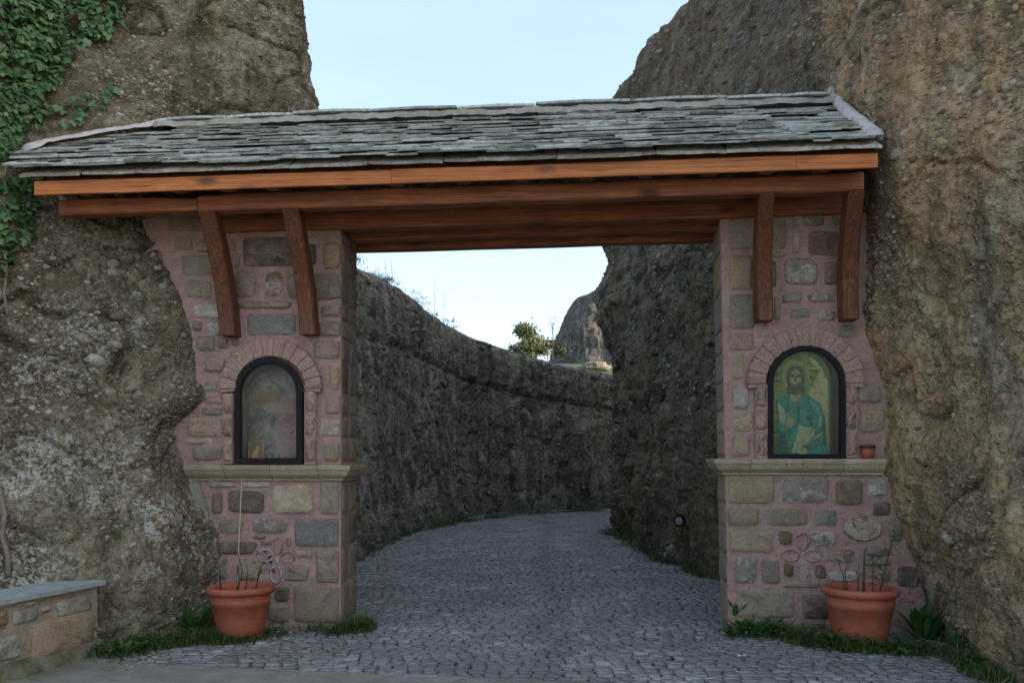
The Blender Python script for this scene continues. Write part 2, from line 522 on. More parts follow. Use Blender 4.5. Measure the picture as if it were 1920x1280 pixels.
def forecourt_mat():
    m = Mat("concrete_apron", 0.9, 0.25)
    f = m.noise(5, 7, 0.7)
    col = m.ramp(f, [(0.35, (0.20, 0.19, 0.165)), (0.65, (0.30, 0.285, 0.25))])
    d_, r1, r2 = m.vor(60)
    pk = m.math('MULTIPLY', m.ramp(d_, [(0.2, 1.0), (0.35, 0.0)]), m.math('GREATER_THAN', r1, 0.7))
    col = m.mix(m.math('MULTIPLY', pk, 0.6), col, (0.38, 0.36, 0.32))
    g = m.ramp(m.noise(1.3, 5, 0.7), [(0.5, 0.0), (0.65, 0.6)])
    col = m.mix(g, col, (0.14, 0.14, 0.08))
    return m.done(col, m.bump(m.math('ADD', m.noise(90, 3, 0.7), pk), 0.5, 0.006))


M_APRON = forecourt_mat()
M_TERRA = plain_noise("terracotta", (0.345, 0.092, 0.05), (0.405, 0.117, 0.068), 5, 0.55, 0.06, 0.4)
def terracotta():
    m = Mat("terracotta_worn", 0.6, 0.35)
    f = m.noise(4, 6, 0.7)
    col = m.ramp(f, [(0.35, (0.335, 0.088, 0.047)), (0.65, (0.41, 0.122, 0.07))])
    lime = m.ramp(m.noise(3.2, 7, 0.75, dist=0.6), [(0.55, 0.0), (0.72, 0.5)])
    col = m.mix(lime, col, (0.46, 0.27, 0.2))
    dirt = m.ramp(m.noise(5.5, 6, 0.7, vec=m.co((1, 1, 0.4))), [(0.53, 0.0), (0.68, 0.55)])
    col = m.mix(dirt, col, (0.16, 0.06, 0.04))
    return m.done(col, m.bump(m.noise(40, 4, 0.7), 0.15, 0.004))


M_TERRA = terracotta()
M_TWIG = plain_noise("twig", (0.07, 0.045, 0.025), (0.13, 0.085, 0.05), 20, 0.85)
M_CANE = plain_noise("cane", (0.42, 0.33, 0.20), (0.52, 0.42, 0.27), 20, 0.7)
M_REDLEAF = plain_noise("dark_red_leaf", (0.07, 0.02, 0.014), (0.12, 0.035, 0.02), 30, 0.7)
M_VINE = plain_noise("vine_bark", (0.15, 0.12, 0.09), (0.27, 0.225, 0.175), 25, 0.9, 0.6)
M_BLACK = plain_noise("black_frame", (0.009, 0.008, 0.009), (0.02, 0.018, 0.02), 20, 0.6, 0.2, 0.15)
M_WHITE = plain_noise("white_paint", (0.36, 0.31, 0.32), (0.46, 0.40, 0.42), 20, 0.8)
M_BARK = plain_noise("bark", (0.06, 0.05, 0.04), (0.12, 0.10, 0.08), 6, 0.9)
M_FLOWER = plain_noise("yellow_petal", (0.75, 0.48, 0.02), (0.85, 0.6, 0.03), 60, 0.6)
M_DRY = plain_noise("dry_leaf", (0.20, 0.11, 0.06), (0.30, 0.18, 0.11), 30, 0.8)
M_PAPER = plain_noise("paper", (0.66, 0.66, 0.70), (0.75, 0.75, 0.78), 30, 0.8)
M_LAMPGLASS = plain_noise("frosted_lamp_glass", (0.20, 0.22, 0.225), (0.27, 0.29, 0.295), 30, 0.4, 0.05, 0.6)


def leaf_mat(name, cols, attr, rough=0.45, trans=0.25):
    m = Mat(name, rough, 0.45)
    r = m.attr("tint") if attr else m.rand()
    n_ = len(cols) - 1
    col = m.ramp(r, [(i / n_, c) for i, c in enumerate(cols)])
    geo = m.n("ShaderNodeNewGeometry").outputs["Position"]
    col = m.mix(m.ramp(m.noise(28, 3, 0.6, vec=geo), [(0.4, 0.4), (0.6, 0.0)]), col, tuple(c * 0.5 for c in cols[0]))
    m.done(col)
    m.b.inputs["Subsurface Weight"].default_value = 0.0
    tr = m.n("ShaderNodeBsdfTranslucent")
    m.put(tr.inputs[0], col)
    ms = m.n("ShaderNodeMixShader")
    ms.inputs[0].default_value = trans
    out = m.t.nodes["Material Output"]
    m.t.links.new(m.b.outputs[0], ms.inputs[1])
    m.t.links.new(tr.outputs[0], ms.inputs[2])
    m.t.links.new(ms.outputs[0], out.inputs[0])
    return m.m


IVY = [(0.038, 0.10, 0.03), (0.062, 0.15, 0.045), (0.095, 0.205, 0.065), (0.17, 0.28, 0.095)]
M_IVY = leaf_mat("ivy_leaf", IVY, False)
M_IVYS = leaf_mat("ivy_leaves_many", IVY, True)
GRS = [(0.04, 0.085, 0.018), (0.065, 0.13, 0.028), (0.10, 0.17, 0.042), (0.17, 0.175, 0.07)]
M_GRASS = leaf_mat("grass_blades", GRS, True, 0.6)
M_WEED = leaf_mat("weed_leaf", [(0.04, 0.11, 0.026), (0.075, 0.17, 0.04), (0.11, 0.21, 0.055)], True, 0.5)
M_CROWN = leaf_mat("tree_leaves", [(0.07, 0.095, 0.04), (0.12, 0.15, 0.06), (0.19, 0.205, 0.095)], True, 0.6)
M_CROWN2 = leaf_mat("bush_leaves", [(0.03, 0.045, 0.025), (0.05, 0.07, 0.035), (0.07, 0.09, 0.05)], True, 0.6)
M_DRYGRASS = leaf_mat("dry_grass", [(0.10, 0.10, 0.04), (0.16, 0.15, 0.07), (0.22, 0.19, 0.10)], True, 0.7)


def glass_mat():
    m = bpy.data.materials.new("thin_glass")
    m.use_nodes = True
    t = m.node_tree
    t.nodes.clear()
    out = t.nodes.new("ShaderNodeOutputMaterial")
    mx = t.nodes.new("ShaderNodeMixShader")
    tr = t.nodes.new("ShaderNodeBsdfTransparent")
    gl = t.nodes.new("ShaderNodeBsdfGlossy")
    gl.inputs["Roughness"].default_value = 0.03
    tr.inputs[0].default_value = (0.93, 0.95, 0.94, 1)
    fr = t.nodes.new("ShaderNodeFresnel")
    fr.inputs[0].default_value = 1.5
    hf = t.nodes.new("ShaderNodeMath")
    hf.operation = 'MULTIPLY'
    hf.inputs[1].default_value = 0.28
    t.links.new(fr.outputs[0], hf.inputs[0])
    t.links.new(hf.outputs[0], mx.inputs[0])
    t.links.new(tr.outputs[0], mx.inputs[1])
    t.links.new(gl.outputs[0], mx.inputs[2])
    t.links.new(mx.outputs[0], out.inputs[0])
    return m


M_GLASS = glass_mat()


# ------------------------------------------------------------------ object helpers
def link(name, me, mat=None, parent=None):
    o = bpy.data.objects.new(name, me)
    COL.objects.link(o)
    if parent is not None:
        o.parent = parent
    if mat is not None and me is not None:
        for m_ in (mat if isinstance(mat, (list, tuple)) else [mat]):
            me.materials.append(m_)
    return o


def tag(o, label=None, cat=None, group=None, kind=None):
    if label: o["label"] = label
    if cat: o["category"] = cat
    if group: o["group"] = group
    if kind: o["kind"] = kind
    return o


def thing(name, loc, label, cat, rz=0.0, group=None):
    o = bpy.data.objects.new(name, None)
    COL.objects.link(o)
    o.location = loc
    o.rotation_euler = (0, 0, rz)
    o.empty_display_size = 0.2
    return tag(o, label, cat, group)


def pymesh(name, v, f, smooth=False, fm=None):
    me = bpy.data.meshes.new(name)
    me.from_pydata([tuple(p) for p in v], [], f)
    if smooth:
        me.polygons.foreach_set("use_smooth", [True] * len(me.polygons))
    if fm is not None:
        me.polygons.foreach_set("material_index", fm)
    me.update()
    return me


def npmesh(name, V, F, smooth=True, tint=None):
    """V (n,3) array, F (m,k) int array of faces that all have k corners."""
    me = bpy.data.meshes.new(name)
    V = np.ascontiguousarray(V, dtype=np.float32)
    F = np.ascontiguousarray(F, dtype=np.int32)
    k = F.shape[1]
    me.vertices.add(len(V))
    me.vertices.foreach_set("co", V.ravel())
    me.loops.add(F.size)
    me.loops.foreach_set("vertex_index", F.ravel())
    me.polygons.add(len(F))
    me.polygons.foreach_set("loop_start", np.arange(0, F.size, k, dtype=np.int32))
    me.polygons.foreach_set("loop_total", np.full(len(F), k, dtype=np.int32))
    if smooth:
        me.polygons.foreach_set("use_smooth", np.ones(len(F), dtype=bool))
    if tint is not None:
        a = me.attributes.new("tint", 'FLOAT', 'POINT')
        a.data.foreach_set("value", np.ascontiguousarray(tint, dtype=np.float32))
    me.update(calc_edges=True)
    me.validate()
    return me


class MB:
    def __init__(self):
        self.v, self.f, self.m = [], [], []

    def add(self, v, f, mi=0):
        o = len(self.v)
        self.v += [tuple(p) for p in v]
        self.f += [tuple(i + o for i in q) for q in f]
        self.m += [mi] * len(f)

    def box(self, a, b, mi=0):
        (x0, y0, z0), (x1, y1, z1) = a, b
        self.add([(x0, y0, z0), (x1, y0, z0), (x1, y1, z0), (x0, y1, z0), (x0, y0, z1), (x1, y0, z1), (x1, y1, z1), (x0, y1, z1)],
                 [(3, 2, 1, 0), (4, 5, 6, 7), (0, 1, 5, 4), (1, 2, 6, 5), (2, 3, 7, 6), (3, 0, 4, 7)], mi)

    def tube(self, pts, rad, n=6, mi=0, cap=True):
        pts = [Vector(p) for p in pts]
        rings = []
        for i, p in enumerate(pts):
            t = (pts[min(i + 1, len(pts) - 1)] - pts[max(i - 1, 0)]).normalized()
            ax = Vector((0, 0, 1)) if abs(t.z) < 0.9 else Vector((1, 0, 0))
            e1 = t.cross(ax).normalized()
            e2 = t.cross(e1)
            r = rad[i] if isinstance(rad, (list, tuple)) else rad
            rings.append([p + e1 * (r * math.cos(2 * math.pi * k / n)) + e2 * (r * math.sin(2 * math.pi * k / n)) for k in range(n)])
        v = [q for ring in rings for q in ring]
        f = []
        for i in range(len(rings) - 1):
            for k in range(n):
                f.append((i * n + k, i * n + (k + 1) % n, (i + 1) * n + (k + 1) % n, (i + 1) * n + k))
        if cap:
            f.append(tuple(range(n))[::-1])
            f.append(tuple((len(rings) - 1) * n + k for k in range(n)))
        self.add(v, f, mi)

    def lathe(self, prof, n=28, mi=0, c=(0, 0, 0)):
        v, f = [], []
        for r, z in prof:
            for k in range(n):
                a = 2 * math.pi * k / n
                v.append((c[0] + r * math.cos(a), c[1] + r * math.sin(a), c[2] + z))
        for i in range(len(prof) - 1):
            for k in range(n):
                f.append((i * n + k, i * n + (k + 1) % n, (i + 1) * n + (k + 1) % n, (i + 1) * n + k))
        self.add(v, f, mi)

    def obj(self, name, mat, parent=None, smooth=False):
        me = pymesh(name, self.v, self.f, smooth, self.m)
        bm = bmesh.new()
        bm.from_mesh(me)
        bmesh.ops.recalc_face_normals(bm, faces=bm.faces)
        bm.to_mesh(me)
        bm.free()
        return link(name, me, mat, parent)


# ------------------------------------------------------------------ rock surfaces
class Grid:
    """A rock face lofted from plan curves at a few heights, then roughened."""

    def __init__(self, zs, rows, counts, nz, disp, smooth_m=0.22, seed=0.0):
        rows = np.array(rows, dtype=float)              # levels x columns x 2
        zs = np.array(zs, dtype=float)
        Z = np.concatenate([np.linspace(a, b, n, endpoint=False) for a, b, n in nz] + [[nz[-1][1]]])
        nc = rows.shape[1]
        C = np.zeros((len(Z), nc, 2))
        for c in range(nc):
            for k in range(2):
                C[:, c, k] = np.interp(Z, zs, rows[:, c, k])
        # smooth along z
        dz = np.median(np.diff(Z))
        n = max(1, int(smooth_m / dz))
        if n > 1:
            ker = np.hanning(n + 2)[1:-1]
            ker /= ker.sum()
            h = len(ker) // 2
            pad = np.concatenate([np.repeat(C[:1], h, 0), C, np.repeat(C[-1:], len(ker) - 1 - h, 0)])
            C = np.stack([np.sum(pad[i:i + len(ker)] * ker[:, None, None], axis=0) for i in range(len(C))])
        cols = []
        for i in range(nc - 1):
            p0, p1, p2, p3 = C[:, max(i - 1, 0)], C[:, i], C[:, i + 1], C[:, min(i + 2, nc - 1)]
            for t in np.linspace(0, 1, counts[i], endpoint=(i == nc - 2)):
                m1, m2 = (p2 - p0) * 0.32, (p3 - p1) * 0.32
                ln = np.linalg.norm(p2 - p1, axis=1)[:, None]
                for mm, q in ((m1, p2 - p0), (m2, p3 - p1)):
                    l2 = np.linalg.norm(mm, axis=1)[:, None] + 1e-6
                    mm *= np.minimum(1.0, ln / l2)
                h00, h10, h01, h11 = 2*t**3-3*t**2+1, t**3-2*t**2+t, -2*t**3+3*t**2, t**3-t**2
                cols.append(h00 * p1 + h10 * m1 + h01 * p2 + h11 * m2)
        XY = np.stack(cols, axis=1)
        P = np.concatenate([XY, np.repeat(Z[:, None, None], XY.shape[1], 1)], axis=2)
        N = self.normals(P)
        P = P + N * disp(P, N)[..., None]
        self.P = P
        self.N = self.normals(P)

    @staticmethod
    def normals(P):
        du = np.gradient(P, axis=1)
        dv = np.gradient(P, axis=0)
        n = np.cross(du, dv)
        n /= np.linalg.norm(n, axis=2)[..., None] + 1e-9
        return n

    def mesh(self, name):
        r, c = self.P.shape[:2]
        idx = np.arange(r * c).reshape(r, c)
        F = np.stack([idx[:-1, :-1], idx[:-1, 1:], idx[1:, 1:], idx[1:, :-1]], axis=-1).reshape(-1, 4)
        return npmesh(name, self.P.reshape(-1, 3), F, True)

    def flat(self):
        return self.P.reshape(-1, 3), self.N.reshape(-1, 3)

    def at(self, px, py):
        P, N = self.flat()
        a, b = proj(P)
        q = (a - px) ** 2 + (b - py) ** 2
        near = np.argsort(q)[:40]
        near = [i for i in near if q[i] < q[near[0]] + 60]
        i = min(near, key=lambda j: P[j, 1])
        return Vector(P[i]), Vector(N[i])


def cliff_disp(seed, amp=1.0, keep=None):
    def f(P, N):
        # rugged beds, knobs and fine crumble
        d = 0.18 * fbm(P, (0.55, 0.55, 0.8), 3, seed)
        Pw = P + 0.35 * np.stack([fbm(P, 0.9, 2, seed + 40), fbm(P, 0.9, 2, seed + 50), fbm(P, 0.9, 2, seed + 60)], -1)
        d += 0.085 * fbm(Pw, (1.3, 1.3, 1.5), 3, seed + 5, ridged=True) - 0.03
        cr = fbm(Pw, (1.1, 1.1, 1.5), 2, seed + 70)
        d -= 0.09 * np.exp(-(cr / 0.035) ** 2) * np.clip(0.5 + 2.5 * fbm(P, 0.7, 2, seed + 80), 0, 1)
        far = np.clip((P[..., 1] - 11) / 4, 0, 1)
        d += far * (0.30 * fbm(Pw, (0.6, 0.6, 0.8), 3, seed + 90) + 0.12 * fbm(Pw, (1.6, 1.6, 1.2), 2, seed + 95, ridged=True))
        d += 0.045 * fbm(P, (4.5, 4.5, 6.0), 3, seed + 9) - 0.05 * np.clip(fbm(P, (2.6, 2.6, 3.4), 3, seed + 31) - 0.18, 0, 1) * 2
        d += 0.019 * fbm(P, 15.0, 2, seed + 3)
        d += 0.008 * fbm(P, 38.0, 1, seed + 2)
        flute = fbm(P, (2.6, 2.6, 0.22), 2, seed + 17)
        d += 0.06 * flute
        d += 0.20 * fbm(P, (2.0, 2.0, 0.10), 2, seed + 23, ridged=True) * np.clip((2.6 - P[..., 2]) / 1.6, 0, 1) * (P[..., 1] > 9.3)
        d = d * amp
        if keep is not None:
            d = d * keep(P)
        return d
    return f


def W(x, y): return (x, y)
def Q(px, d): return pxd(px, d)


# left cliff: columns run from far left, across the front, behind the pier, round the tower's right edge
BACK_L = [W(-2.75, 14.5)]
lz, lrows = [], []
def LROW(z, *c):
    lz.append(z)
    lrows.append(list(c))
LROW(-0.3, Q(-700, -3.3), Q(0, -1.55), Q(185, -1.22), Q(300, -.85), Q(399, -.12), Q(500, .85), Q(606, 1.8), W(-2.9, 11.5))
LROW(0.5, Q(-700, -3.2), Q(0, -1.5), Q(185, -1.12), Q(300, -.78), Q(400, -.06), Q(500, .9), Q(606, 1.8), W(-2.9, 11.5))
LROW(1.0, Q(-700, -3.1), Q(0, -1.35), Q(182, -1.0), Q(295, -.66), Q(390, -.02), Q(500, .9), Q(606, 1.8), W(-2.9, 11.5))
LROW(1.42, Q(-700, -3.0), Q(0, -1.2), Q(172, -.85), Q(275, -.55), Q(350, .0), Q(500, .9), Q(606, 1.8), W(-2.9, 11.5))
LROW(1.85, Q(-700, -2.9), Q(0, -1.1), Q(162, -.76), Q(260, -.48), Q(322, .0), Q(500, .9), Q(606, 1.8), W(-2.9, 11.5))
LROW(2.12, Q(-700, -2.9), Q(0, -1.0), Q(162, -.68), Q(285, -.40), Q(384, .0), Q(500, .9), Q(606, 1.8), W(-2.9, 11.5))
LROW(2.9, Q(-700, -2.7), Q(0, -.85), Q(150, -.52), Q(262, -.25), Q(346, .0), Q(500, .95), Q(606, 1.8), W(-2.9, 11.5))
LROW(3.4, Q(-700, -2.6), Q(0, -.72), Q(130, -.40), Q(232, -.2), Q(313, .0), Q(500, 1.0), Q(606, 1.8), W(-2.9, 11.5))
LROW(3.9, Q(-700, -2.6), Q(0, -.62), Q(112, -.34), Q(214, -.14), Q(292, .0), Q(500, 1.05), Q(606, 1.8), W(-2.9, 11.5))
LROW(4.4, Q(-700, -2.5), Q(0, -.5), Q(60, -.27), Q(200, .0), Q(302, .35), Q(500, 1.15), Q(606, 1.85), W(-2.9, 11.6))
LROW(5.0, Q(-700, -2.4), Q(0, -.4), Q(70, -.12), Q(200, .15), Q(318, .5), Q(490, 1.2), Q(608, 1.9), W(-2.9, 11.8))
LROW(5.5, Q(-700, -2.4), Q(0, -.35), Q(80, -.05), Q(210, .2), Q(325, .5), Q(490, 1.2), Q(604, 1.9), W(-2.95, 11.9))
LROW(6.2, Q(-700, -2.3), Q(0, -.2), Q(90, .1), Q(210, .35), Q(330, .65), Q(480, 1.25), Q(580, 1.9), W(-3.1, 12))
LROW(6.9, Q(-700, -2.2), Q(0, .0), Q(90, .3), Q(210, .55), Q(330, .85), Q(460, 1.35), Q(556, 2.0), W(-3.3, 12.3))
LROW(9.0, Q(-700, -1.8), Q(0, .5), Q(90, .8), Q(200, 1.1), Q(320, 1.4), Q(440, 1.9), Q(520, 2.6), W(-3.8, 13))
LROW(13.0, Q(-700, -.8), Q(-20, 1.6), Q(70, 1.9), Q(170, 2.2), Q(270, 2.5), Q(360, 3.0), Q(430, 3.8), W(-5, 14))


def keep_l(P):
    a, b = proj(P)
    # steadier where the rock meets the pier and the roof
    k = 1 - 0.55 * np.exp(-((a - 350) / 60) ** 2) * (P[..., 2] < 4.0)
    k = np.where(P[..., 2] < 1.9, k, k)
    return k


GL = Grid(lz, lrows, [26, 95, 80, 75, 46, 52, 40], [(-0.3, 7.2, 340), (7.2, 13, 60)], cliff_disp(1.3, 1.0, keep_l), 0.22)
cliff_left = link("cliff", GL.mesh("cliff"), M_LEFT)
tag(cliff_left, "olive brown conglomerate cliff with white lichen beside the left pier", None, None, "structure")

rz_, rrows = [], []
def RROW(z, *c):
    rz_.append(z)
    rrows.append(list(c))
#        back           edge            pass           pass          pass        behind pier   pier front   front        front         beyond, then unseen columns added to block the sun
RROW(-0.3, W(3.7, 22.6), W(2.55, 19.0), W(2.38, 16.5), W(2.36, 13.4), W(2.75, 11.0), W(3.1, 8.9), Q(1732, .02), Q(1792, -.62), Q(1925, -1.95), Q(2600, -3.4), W(6.20, 0.5), W(7.70, -5))
RROW(0.5, W(3.7, 22.6), W(2.50, 19.0), W(2.36, 16.5), W(2.34, 13.4), W(2.72, 11.0), W(3.05, 8.9), Q(1722, .02), Q(1788, -.6), Q(1925, -1.85), Q(2600, -3.3), W(6.20, 0.5), W(7.70, -5))
RROW(1.0, W(3.7, 22.6), W(2.48, 19.0), W(2.34, 16.5), W(2.36, 13.4), W(2.7, 11.0), W(3.0, 8.9), Q(1698, .02), Q(1780, -.58), Q(1925, -1.75), Q(2600, -3.3), W(6.20, 0.5), W(7.70, -5))
RROW(1.45, W(3.7, 22.6), W(2.46, 19.0), W(2.33, 16.5), W(2.38, 13.4), W(2.7, 11.0), W(3.0, 8.9), Q(1660, .0), Q(1760, -.6), Q(1925, -1.65), Q(2600, -3.2), W(6.20, 0.5), W(7.70, -5))
RROW(2.0, W(3.7, 22.6), W(2.44, 19.0), W(2.32, 16.5), W(2.4, 13.4), W(2.7, 11.0), W(3.0, 8.9), Q(1668, .0), Q(1755, -.55), Q(1925, -1.6), Q(2600, -3.2), W(6.20, 0.5), W(7.70, -5))
RROW(2.75, W(3.7, 22.6), W(2.40, 19.0), W(2.28, 16.5), W(2.4, 13.4), W(2.7, 11.0), W(2.95, 8.95), Q(1622, .0), Q(1720, -.52), Q(1925, -1.5), Q(2600, -3.1), W(6.20, 0.5), W(7.70, -5))
RROW(3.3, W(3.7, 22.6), W(2.34, 19.0), W(2.25, 16.5), W(2.4, 13.4), W(2.7, 11.0), W(2.95, 9.0), Q(1614, .02), Q(1695, -.55), Q(1925, -1.45), Q(2600, -3.1), W(6.20, 0.5), W(7.70, -5))
RROW(4.0, W(3.7, 22.6), W(2.24, 19.0), W(2.22, 16.5), W(2.4, 13.4), W(2.7, 11.0), W(2.95, 9.1), Q(1606, .1), Q(1664, -.66), Q(1925, -1.45), Q(2600, -3.0), W(6.20, 0.5), W(7.70, -5))
RROW(4.9, W(3.7, 22.6), W(2.08, 19.0), W(2.2, 16.5), W(2.4, 13.4), W(2.7, 11.0), W(2.95, 9.3), Q(1562, .48), Q(1650, -.45), Q(1925, -1.35), Q(2600, -2.9), W(6.20, 0.5), W(7.70, -5))
RROW(6.1, W(3.7, 22.6), W(2.0, 18.8), W(2.3, 16.5), W(2.6, 13.4), W(2.95, 11.2), W(3.1, 9.6), Q(1560, .7), Q(1650, -.1), Q(1925, -1.1), Q(2600, -2.7), W(6.68, 0.5), W(8.18, -5))
RROW(8.0, W(4.0, 22.6), W(2.1, 18.5), W(2.7, 16.3), W(3.2, 13.6), W(3.6, 11.6), W(3.7, 10.1), Q(1570, 1.4), Q(1660, .6), Q(1925, -.4), Q(2600, -2.0), W(8.20, 0.5), W(9.70, -5))
RROW(9.0, W(4.3, 22.6), W(2.15, 18.3), W(2.9, 16.1), W(3.5, 13.8), W(4.0, 12), W(4.2, 10.6), Q(1590, 2), Q(1680, 1.1), Q(1925, .1), Q(2600, -1.6), W(9.00, 0.5), W(10.50, -5))
RROW(9.9, W(5.0, 22.4), W(2.65, 18.2), W(3.3, 16), W(4.0, 14), W(4.6, 12.3), W(4.8, 11.1), Q(1620, 2.6), Q(1710, 1.7), Q(1940, .6), Q(2600, -1.2), W(9.72, 0.5), W(11.22, -5))
RROW(10.6, W(5.8, 22.2), W(3.55, 18), W(4.1, 16), W(4.7, 14.2), W(5.2, 12.7), W(5.4, 11.5), Q(1650, 3.1), Q(1740, 2.1), Q(1960, 1.0), Q(2600, -.8), W(10.28, 0.5), W(11.78, -5))
RROW(11.4, W(7.0, 22), W(4.9, 18), W(5.2, 16.2), W(5.6, 14.6), W(6, 13.1), W(6.2, 12), Q(1690, 3.6), Q(1780, 2.7), Q(2000, 1.5), Q(2600, -.4), W(10.92, 0.5), W(12.42, -5))
RROW(14, W(10, 22), W(7.6, 18.5), W(8, 17), W(8.2, 15.5), W(8.4, 14.5), W(8.5, 13.5), Q(1800, 5), Q(1880, 4.3), Q(2100, 3), Q(2700, .8), W(13.00, 0.5), W(14.50, -5))


def keep_r(P):
    a, b = proj(P)
    return 1 - 0.5 * np.exp(-((a - 1640) / 50) ** 2) * (P[..., 2] < 4.2) * (P[..., 1] < 9)


GR = Grid(rz_, rrows, [14, 46, 60, 56, 40, 40, 66, 95, 50, 24, 12], [(-0.3, 7.2, 320), (7.2, 14, 130)], cliff_disp(21.7, 1.0, keep_r), 0.25)


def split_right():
    """The right-hand cliff is one body; its passage side is toned darker and greyer (a vertex value)."""
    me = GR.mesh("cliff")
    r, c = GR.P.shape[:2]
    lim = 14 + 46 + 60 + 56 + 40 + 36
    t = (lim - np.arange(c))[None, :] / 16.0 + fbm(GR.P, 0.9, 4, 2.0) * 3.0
    grey_tone = 1 / (1 + np.exp(-t * 2.2))
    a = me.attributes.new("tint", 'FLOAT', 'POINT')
    a.data.foreach_set("value", grey_tone.ravel().astype(np.float32))
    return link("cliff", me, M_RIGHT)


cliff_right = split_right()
tag(cliff_right, "tan conglomerate cliff rising beside the right pier and along the passage", None, None, "structure")

# the cut rock wall along the far side of the road
cp = np.array([(-3.0, 9.6), (-2.75, 12), (-2.62, 14.6), (-2.25, 19), (-1.25, 23.5), (0.8, 26.1), (3.6, 27.4), (6.5, 27.8), (9.5, 26.5), (12.5, 23)])
ch = np.array([5.0, 5.0, 5.0, 5.45, 5.1, 4.65, 4.2, 4.4, 15.0, 18.0])  # unseen far end curls round and rises to block the sun


def loft_wall():
    n = 430
    s = np.concatenate([[0], np.cumsum(np.linalg.norm(np.diff(cp, axis=0), axis=1))])
    t = np.linspace(0, s[-1], n)
    path = np.stack([np.interp(t, s, cp[:, 0]), np.interp(t, s, cp[:, 1])], 1)
    hh = np.interp(t, s, ch)
    ker = np.hanning(31)
    ker /= ker.sum()
    for k in range(2):
        path[:, k] = np.convolve(np.pad(path[:, k], 15, mode='reflect', reflect_type='odd'), ker, 'valid')
    hh = np.convolve(np.pad(hh, 15, mode='edge'), ker, 'valid')
    tg = np.gradient(path, axis=0)
    tg /= np.linalg.norm(tg, axis=1)[:, None]
    nr = np.stack([tg[:, 1], -tg[:, 0]], 1)          # towards the road
    fr = np.concatenate([np.linspace(-0.06, 1.0, 190), [1.012, 1.02, 1.03, 1.045, 1.06, 1.07, 1.08, 1.08, 1.05]])
    prof_f = [-0.06, 0.0, 0.12, 0.45, 0.68, 0.715, 0.73, 0.76, 0.9, 0.97, 1.0, 1.012, 1.02, 1.03, 1.045, 1.06, 1.07, 1.08, 1.081, 1.05]
    prof_o = [0.16, 0.12, 0.02, -0.10, -0.14, -0.16, -0.22, -0.17, -0.20, -0.27, -0.42, -0.6, -0.8, -1.1, -1.5, -2, -3, -5, -5, -8]
    off = np.interp(fr, prof_f[:18], prof_o[:18])
    off[-2:] = (-6.5, -9.0)
    P = np.zeros((len(fr), n, 3))
    P[..., :2] = path[None] + nr[None] * off[:, None, None]
    P[..., 2] = fr[:, None] * hh[None]
    N = np.zeros_like(P)
    N[..., :2] = nr[None]
    face = np.clip((1.03 - fr) / 0.05, 0.15, 1)[:, None]
    frac = np.repeat(fr[:, None], n, 1)
    d = 0.20 * fbm(P, (0.5, 0.5, 0.6), 3, 3.1) + 0.065 * fbm(P, (1.6, 1.6, 0.7), 3, 8.0, ridged=True) + 0.07 * fbm(P, (2.4, 2.4, 0.22), 3, 18.0)
    d += 0.05 * fbm(P, (4, 4, 5), 3, 1.0) + 0.03 * fbm(P, 12.0, 2, 4.0)
    crk = fbm(P, (0.8, 0.8, 0.5), 3, 44.0)
    d -= 0.06 * np.exp(-(crk / 0.03) ** 2)
    flute = fbm(P, (1.9, 1.9, 0.10), 2, 30.0, ridged=True)
    low = np.clip((0.5 - frac) / 0.5, 0, 1)
    up = np.clip((frac - 0.72) / 0.05, 0, 1) * np.clip((P[..., 0] + 1.8) / 1.0, 0, 1)
    d += 0.24 * flute * low
    d += 0.16 * fbm(P, (3.4, 3.4, 0.06), 1, 41.0, ridged=True) * up
    P += N * (d * face)[..., None]
    P[..., 2] += 0.10 * fbm(P, (1.2, 1.2, 1.2), 3, 12) * np.clip((frac - 0.9) / 0.1, 0, 1)
    g = Grid.__new__(Grid)
    g.P = P
    g.N = Grid.normals(P)
    return g


GW = loft_wall()
wall = link("rock_face", GW.mesh("rock_face"), M_PASS)
tag(wall, "dark cut rock face curving along the far side of the cobbled passage", None, None, "structure")

# ground, apron, hillside, far hill
def sheet(name, pts, z, mat):
    me = pymesh(name, [(x, y, z) for x, y in pts], [tuple(range(len(pts)))])
    return link(name, me, mat)


tag(sheet("ground", [(-600, -300), (600, -300), (600, 900), (-600, 900)], -0.06, M_GROUND), "bare earth ground around the gateway", None, None, "structure")
tag(sheet("pavement", [(-9, -4), (9, -4), (9, 5.15), (3.4, 5.50), (0.4, 5.93), (-1.2, 6.17), (-3.1, 6.50), (-3.7, 7.2), (-9, 7.2)], 0.004, M_APRON),
    "worn concrete apron in front of the cobbles", None, None, "structure")


def hillside():
    nx, ny = 150, 90
    X, Yv = np.meshgrid(np.linspace(-70, 60, nx), np.concatenate([np.linspace(27, 70, 60), np.linspace(72, 320, 30)]))
    back = np.clip(Yv - 29, 0, None)
    Zv = 3.3 + 0.145 * np.minimum(back, 45) + 0.06 * np.clip(back - 45, 0, None)
    Zv = np.where(X < -2, Zv - 0.02 * (-2 - X), Zv)
    Zv = Zv + 0.35 * fbm(np.stack([X, Yv, 0 * X], -1), 0.12, 4, 3.0)
    near = np.clip((Yv - 27) / 4, 0, 1)
    Zv = Zv * near + (-1) * (1 - near)
    idx = np.arange(nx * ny).reshape(ny, nx)
    F = np.stack([idx[:-1, :-1], idx[:-1, 1:], idx[1:, 1:], idx[1:, :-1]], -1).reshape(-1, 4)
    V = np.stack([X, Yv, Zv], -1).reshape(-1, 3)
    keep = ~((V[F][:, :, 1].max(1) < 31) & (V[F][:, :, 0].max(1) > -60))
    return link("hillside", npmesh("hillside", V, F[keep]), M_SLOPE), X, Yv, Zv


hs, HX, HY, HZ = hillside()
tag(hs, "grassy hillside rising behind the cut rock face", None, None, "structure")


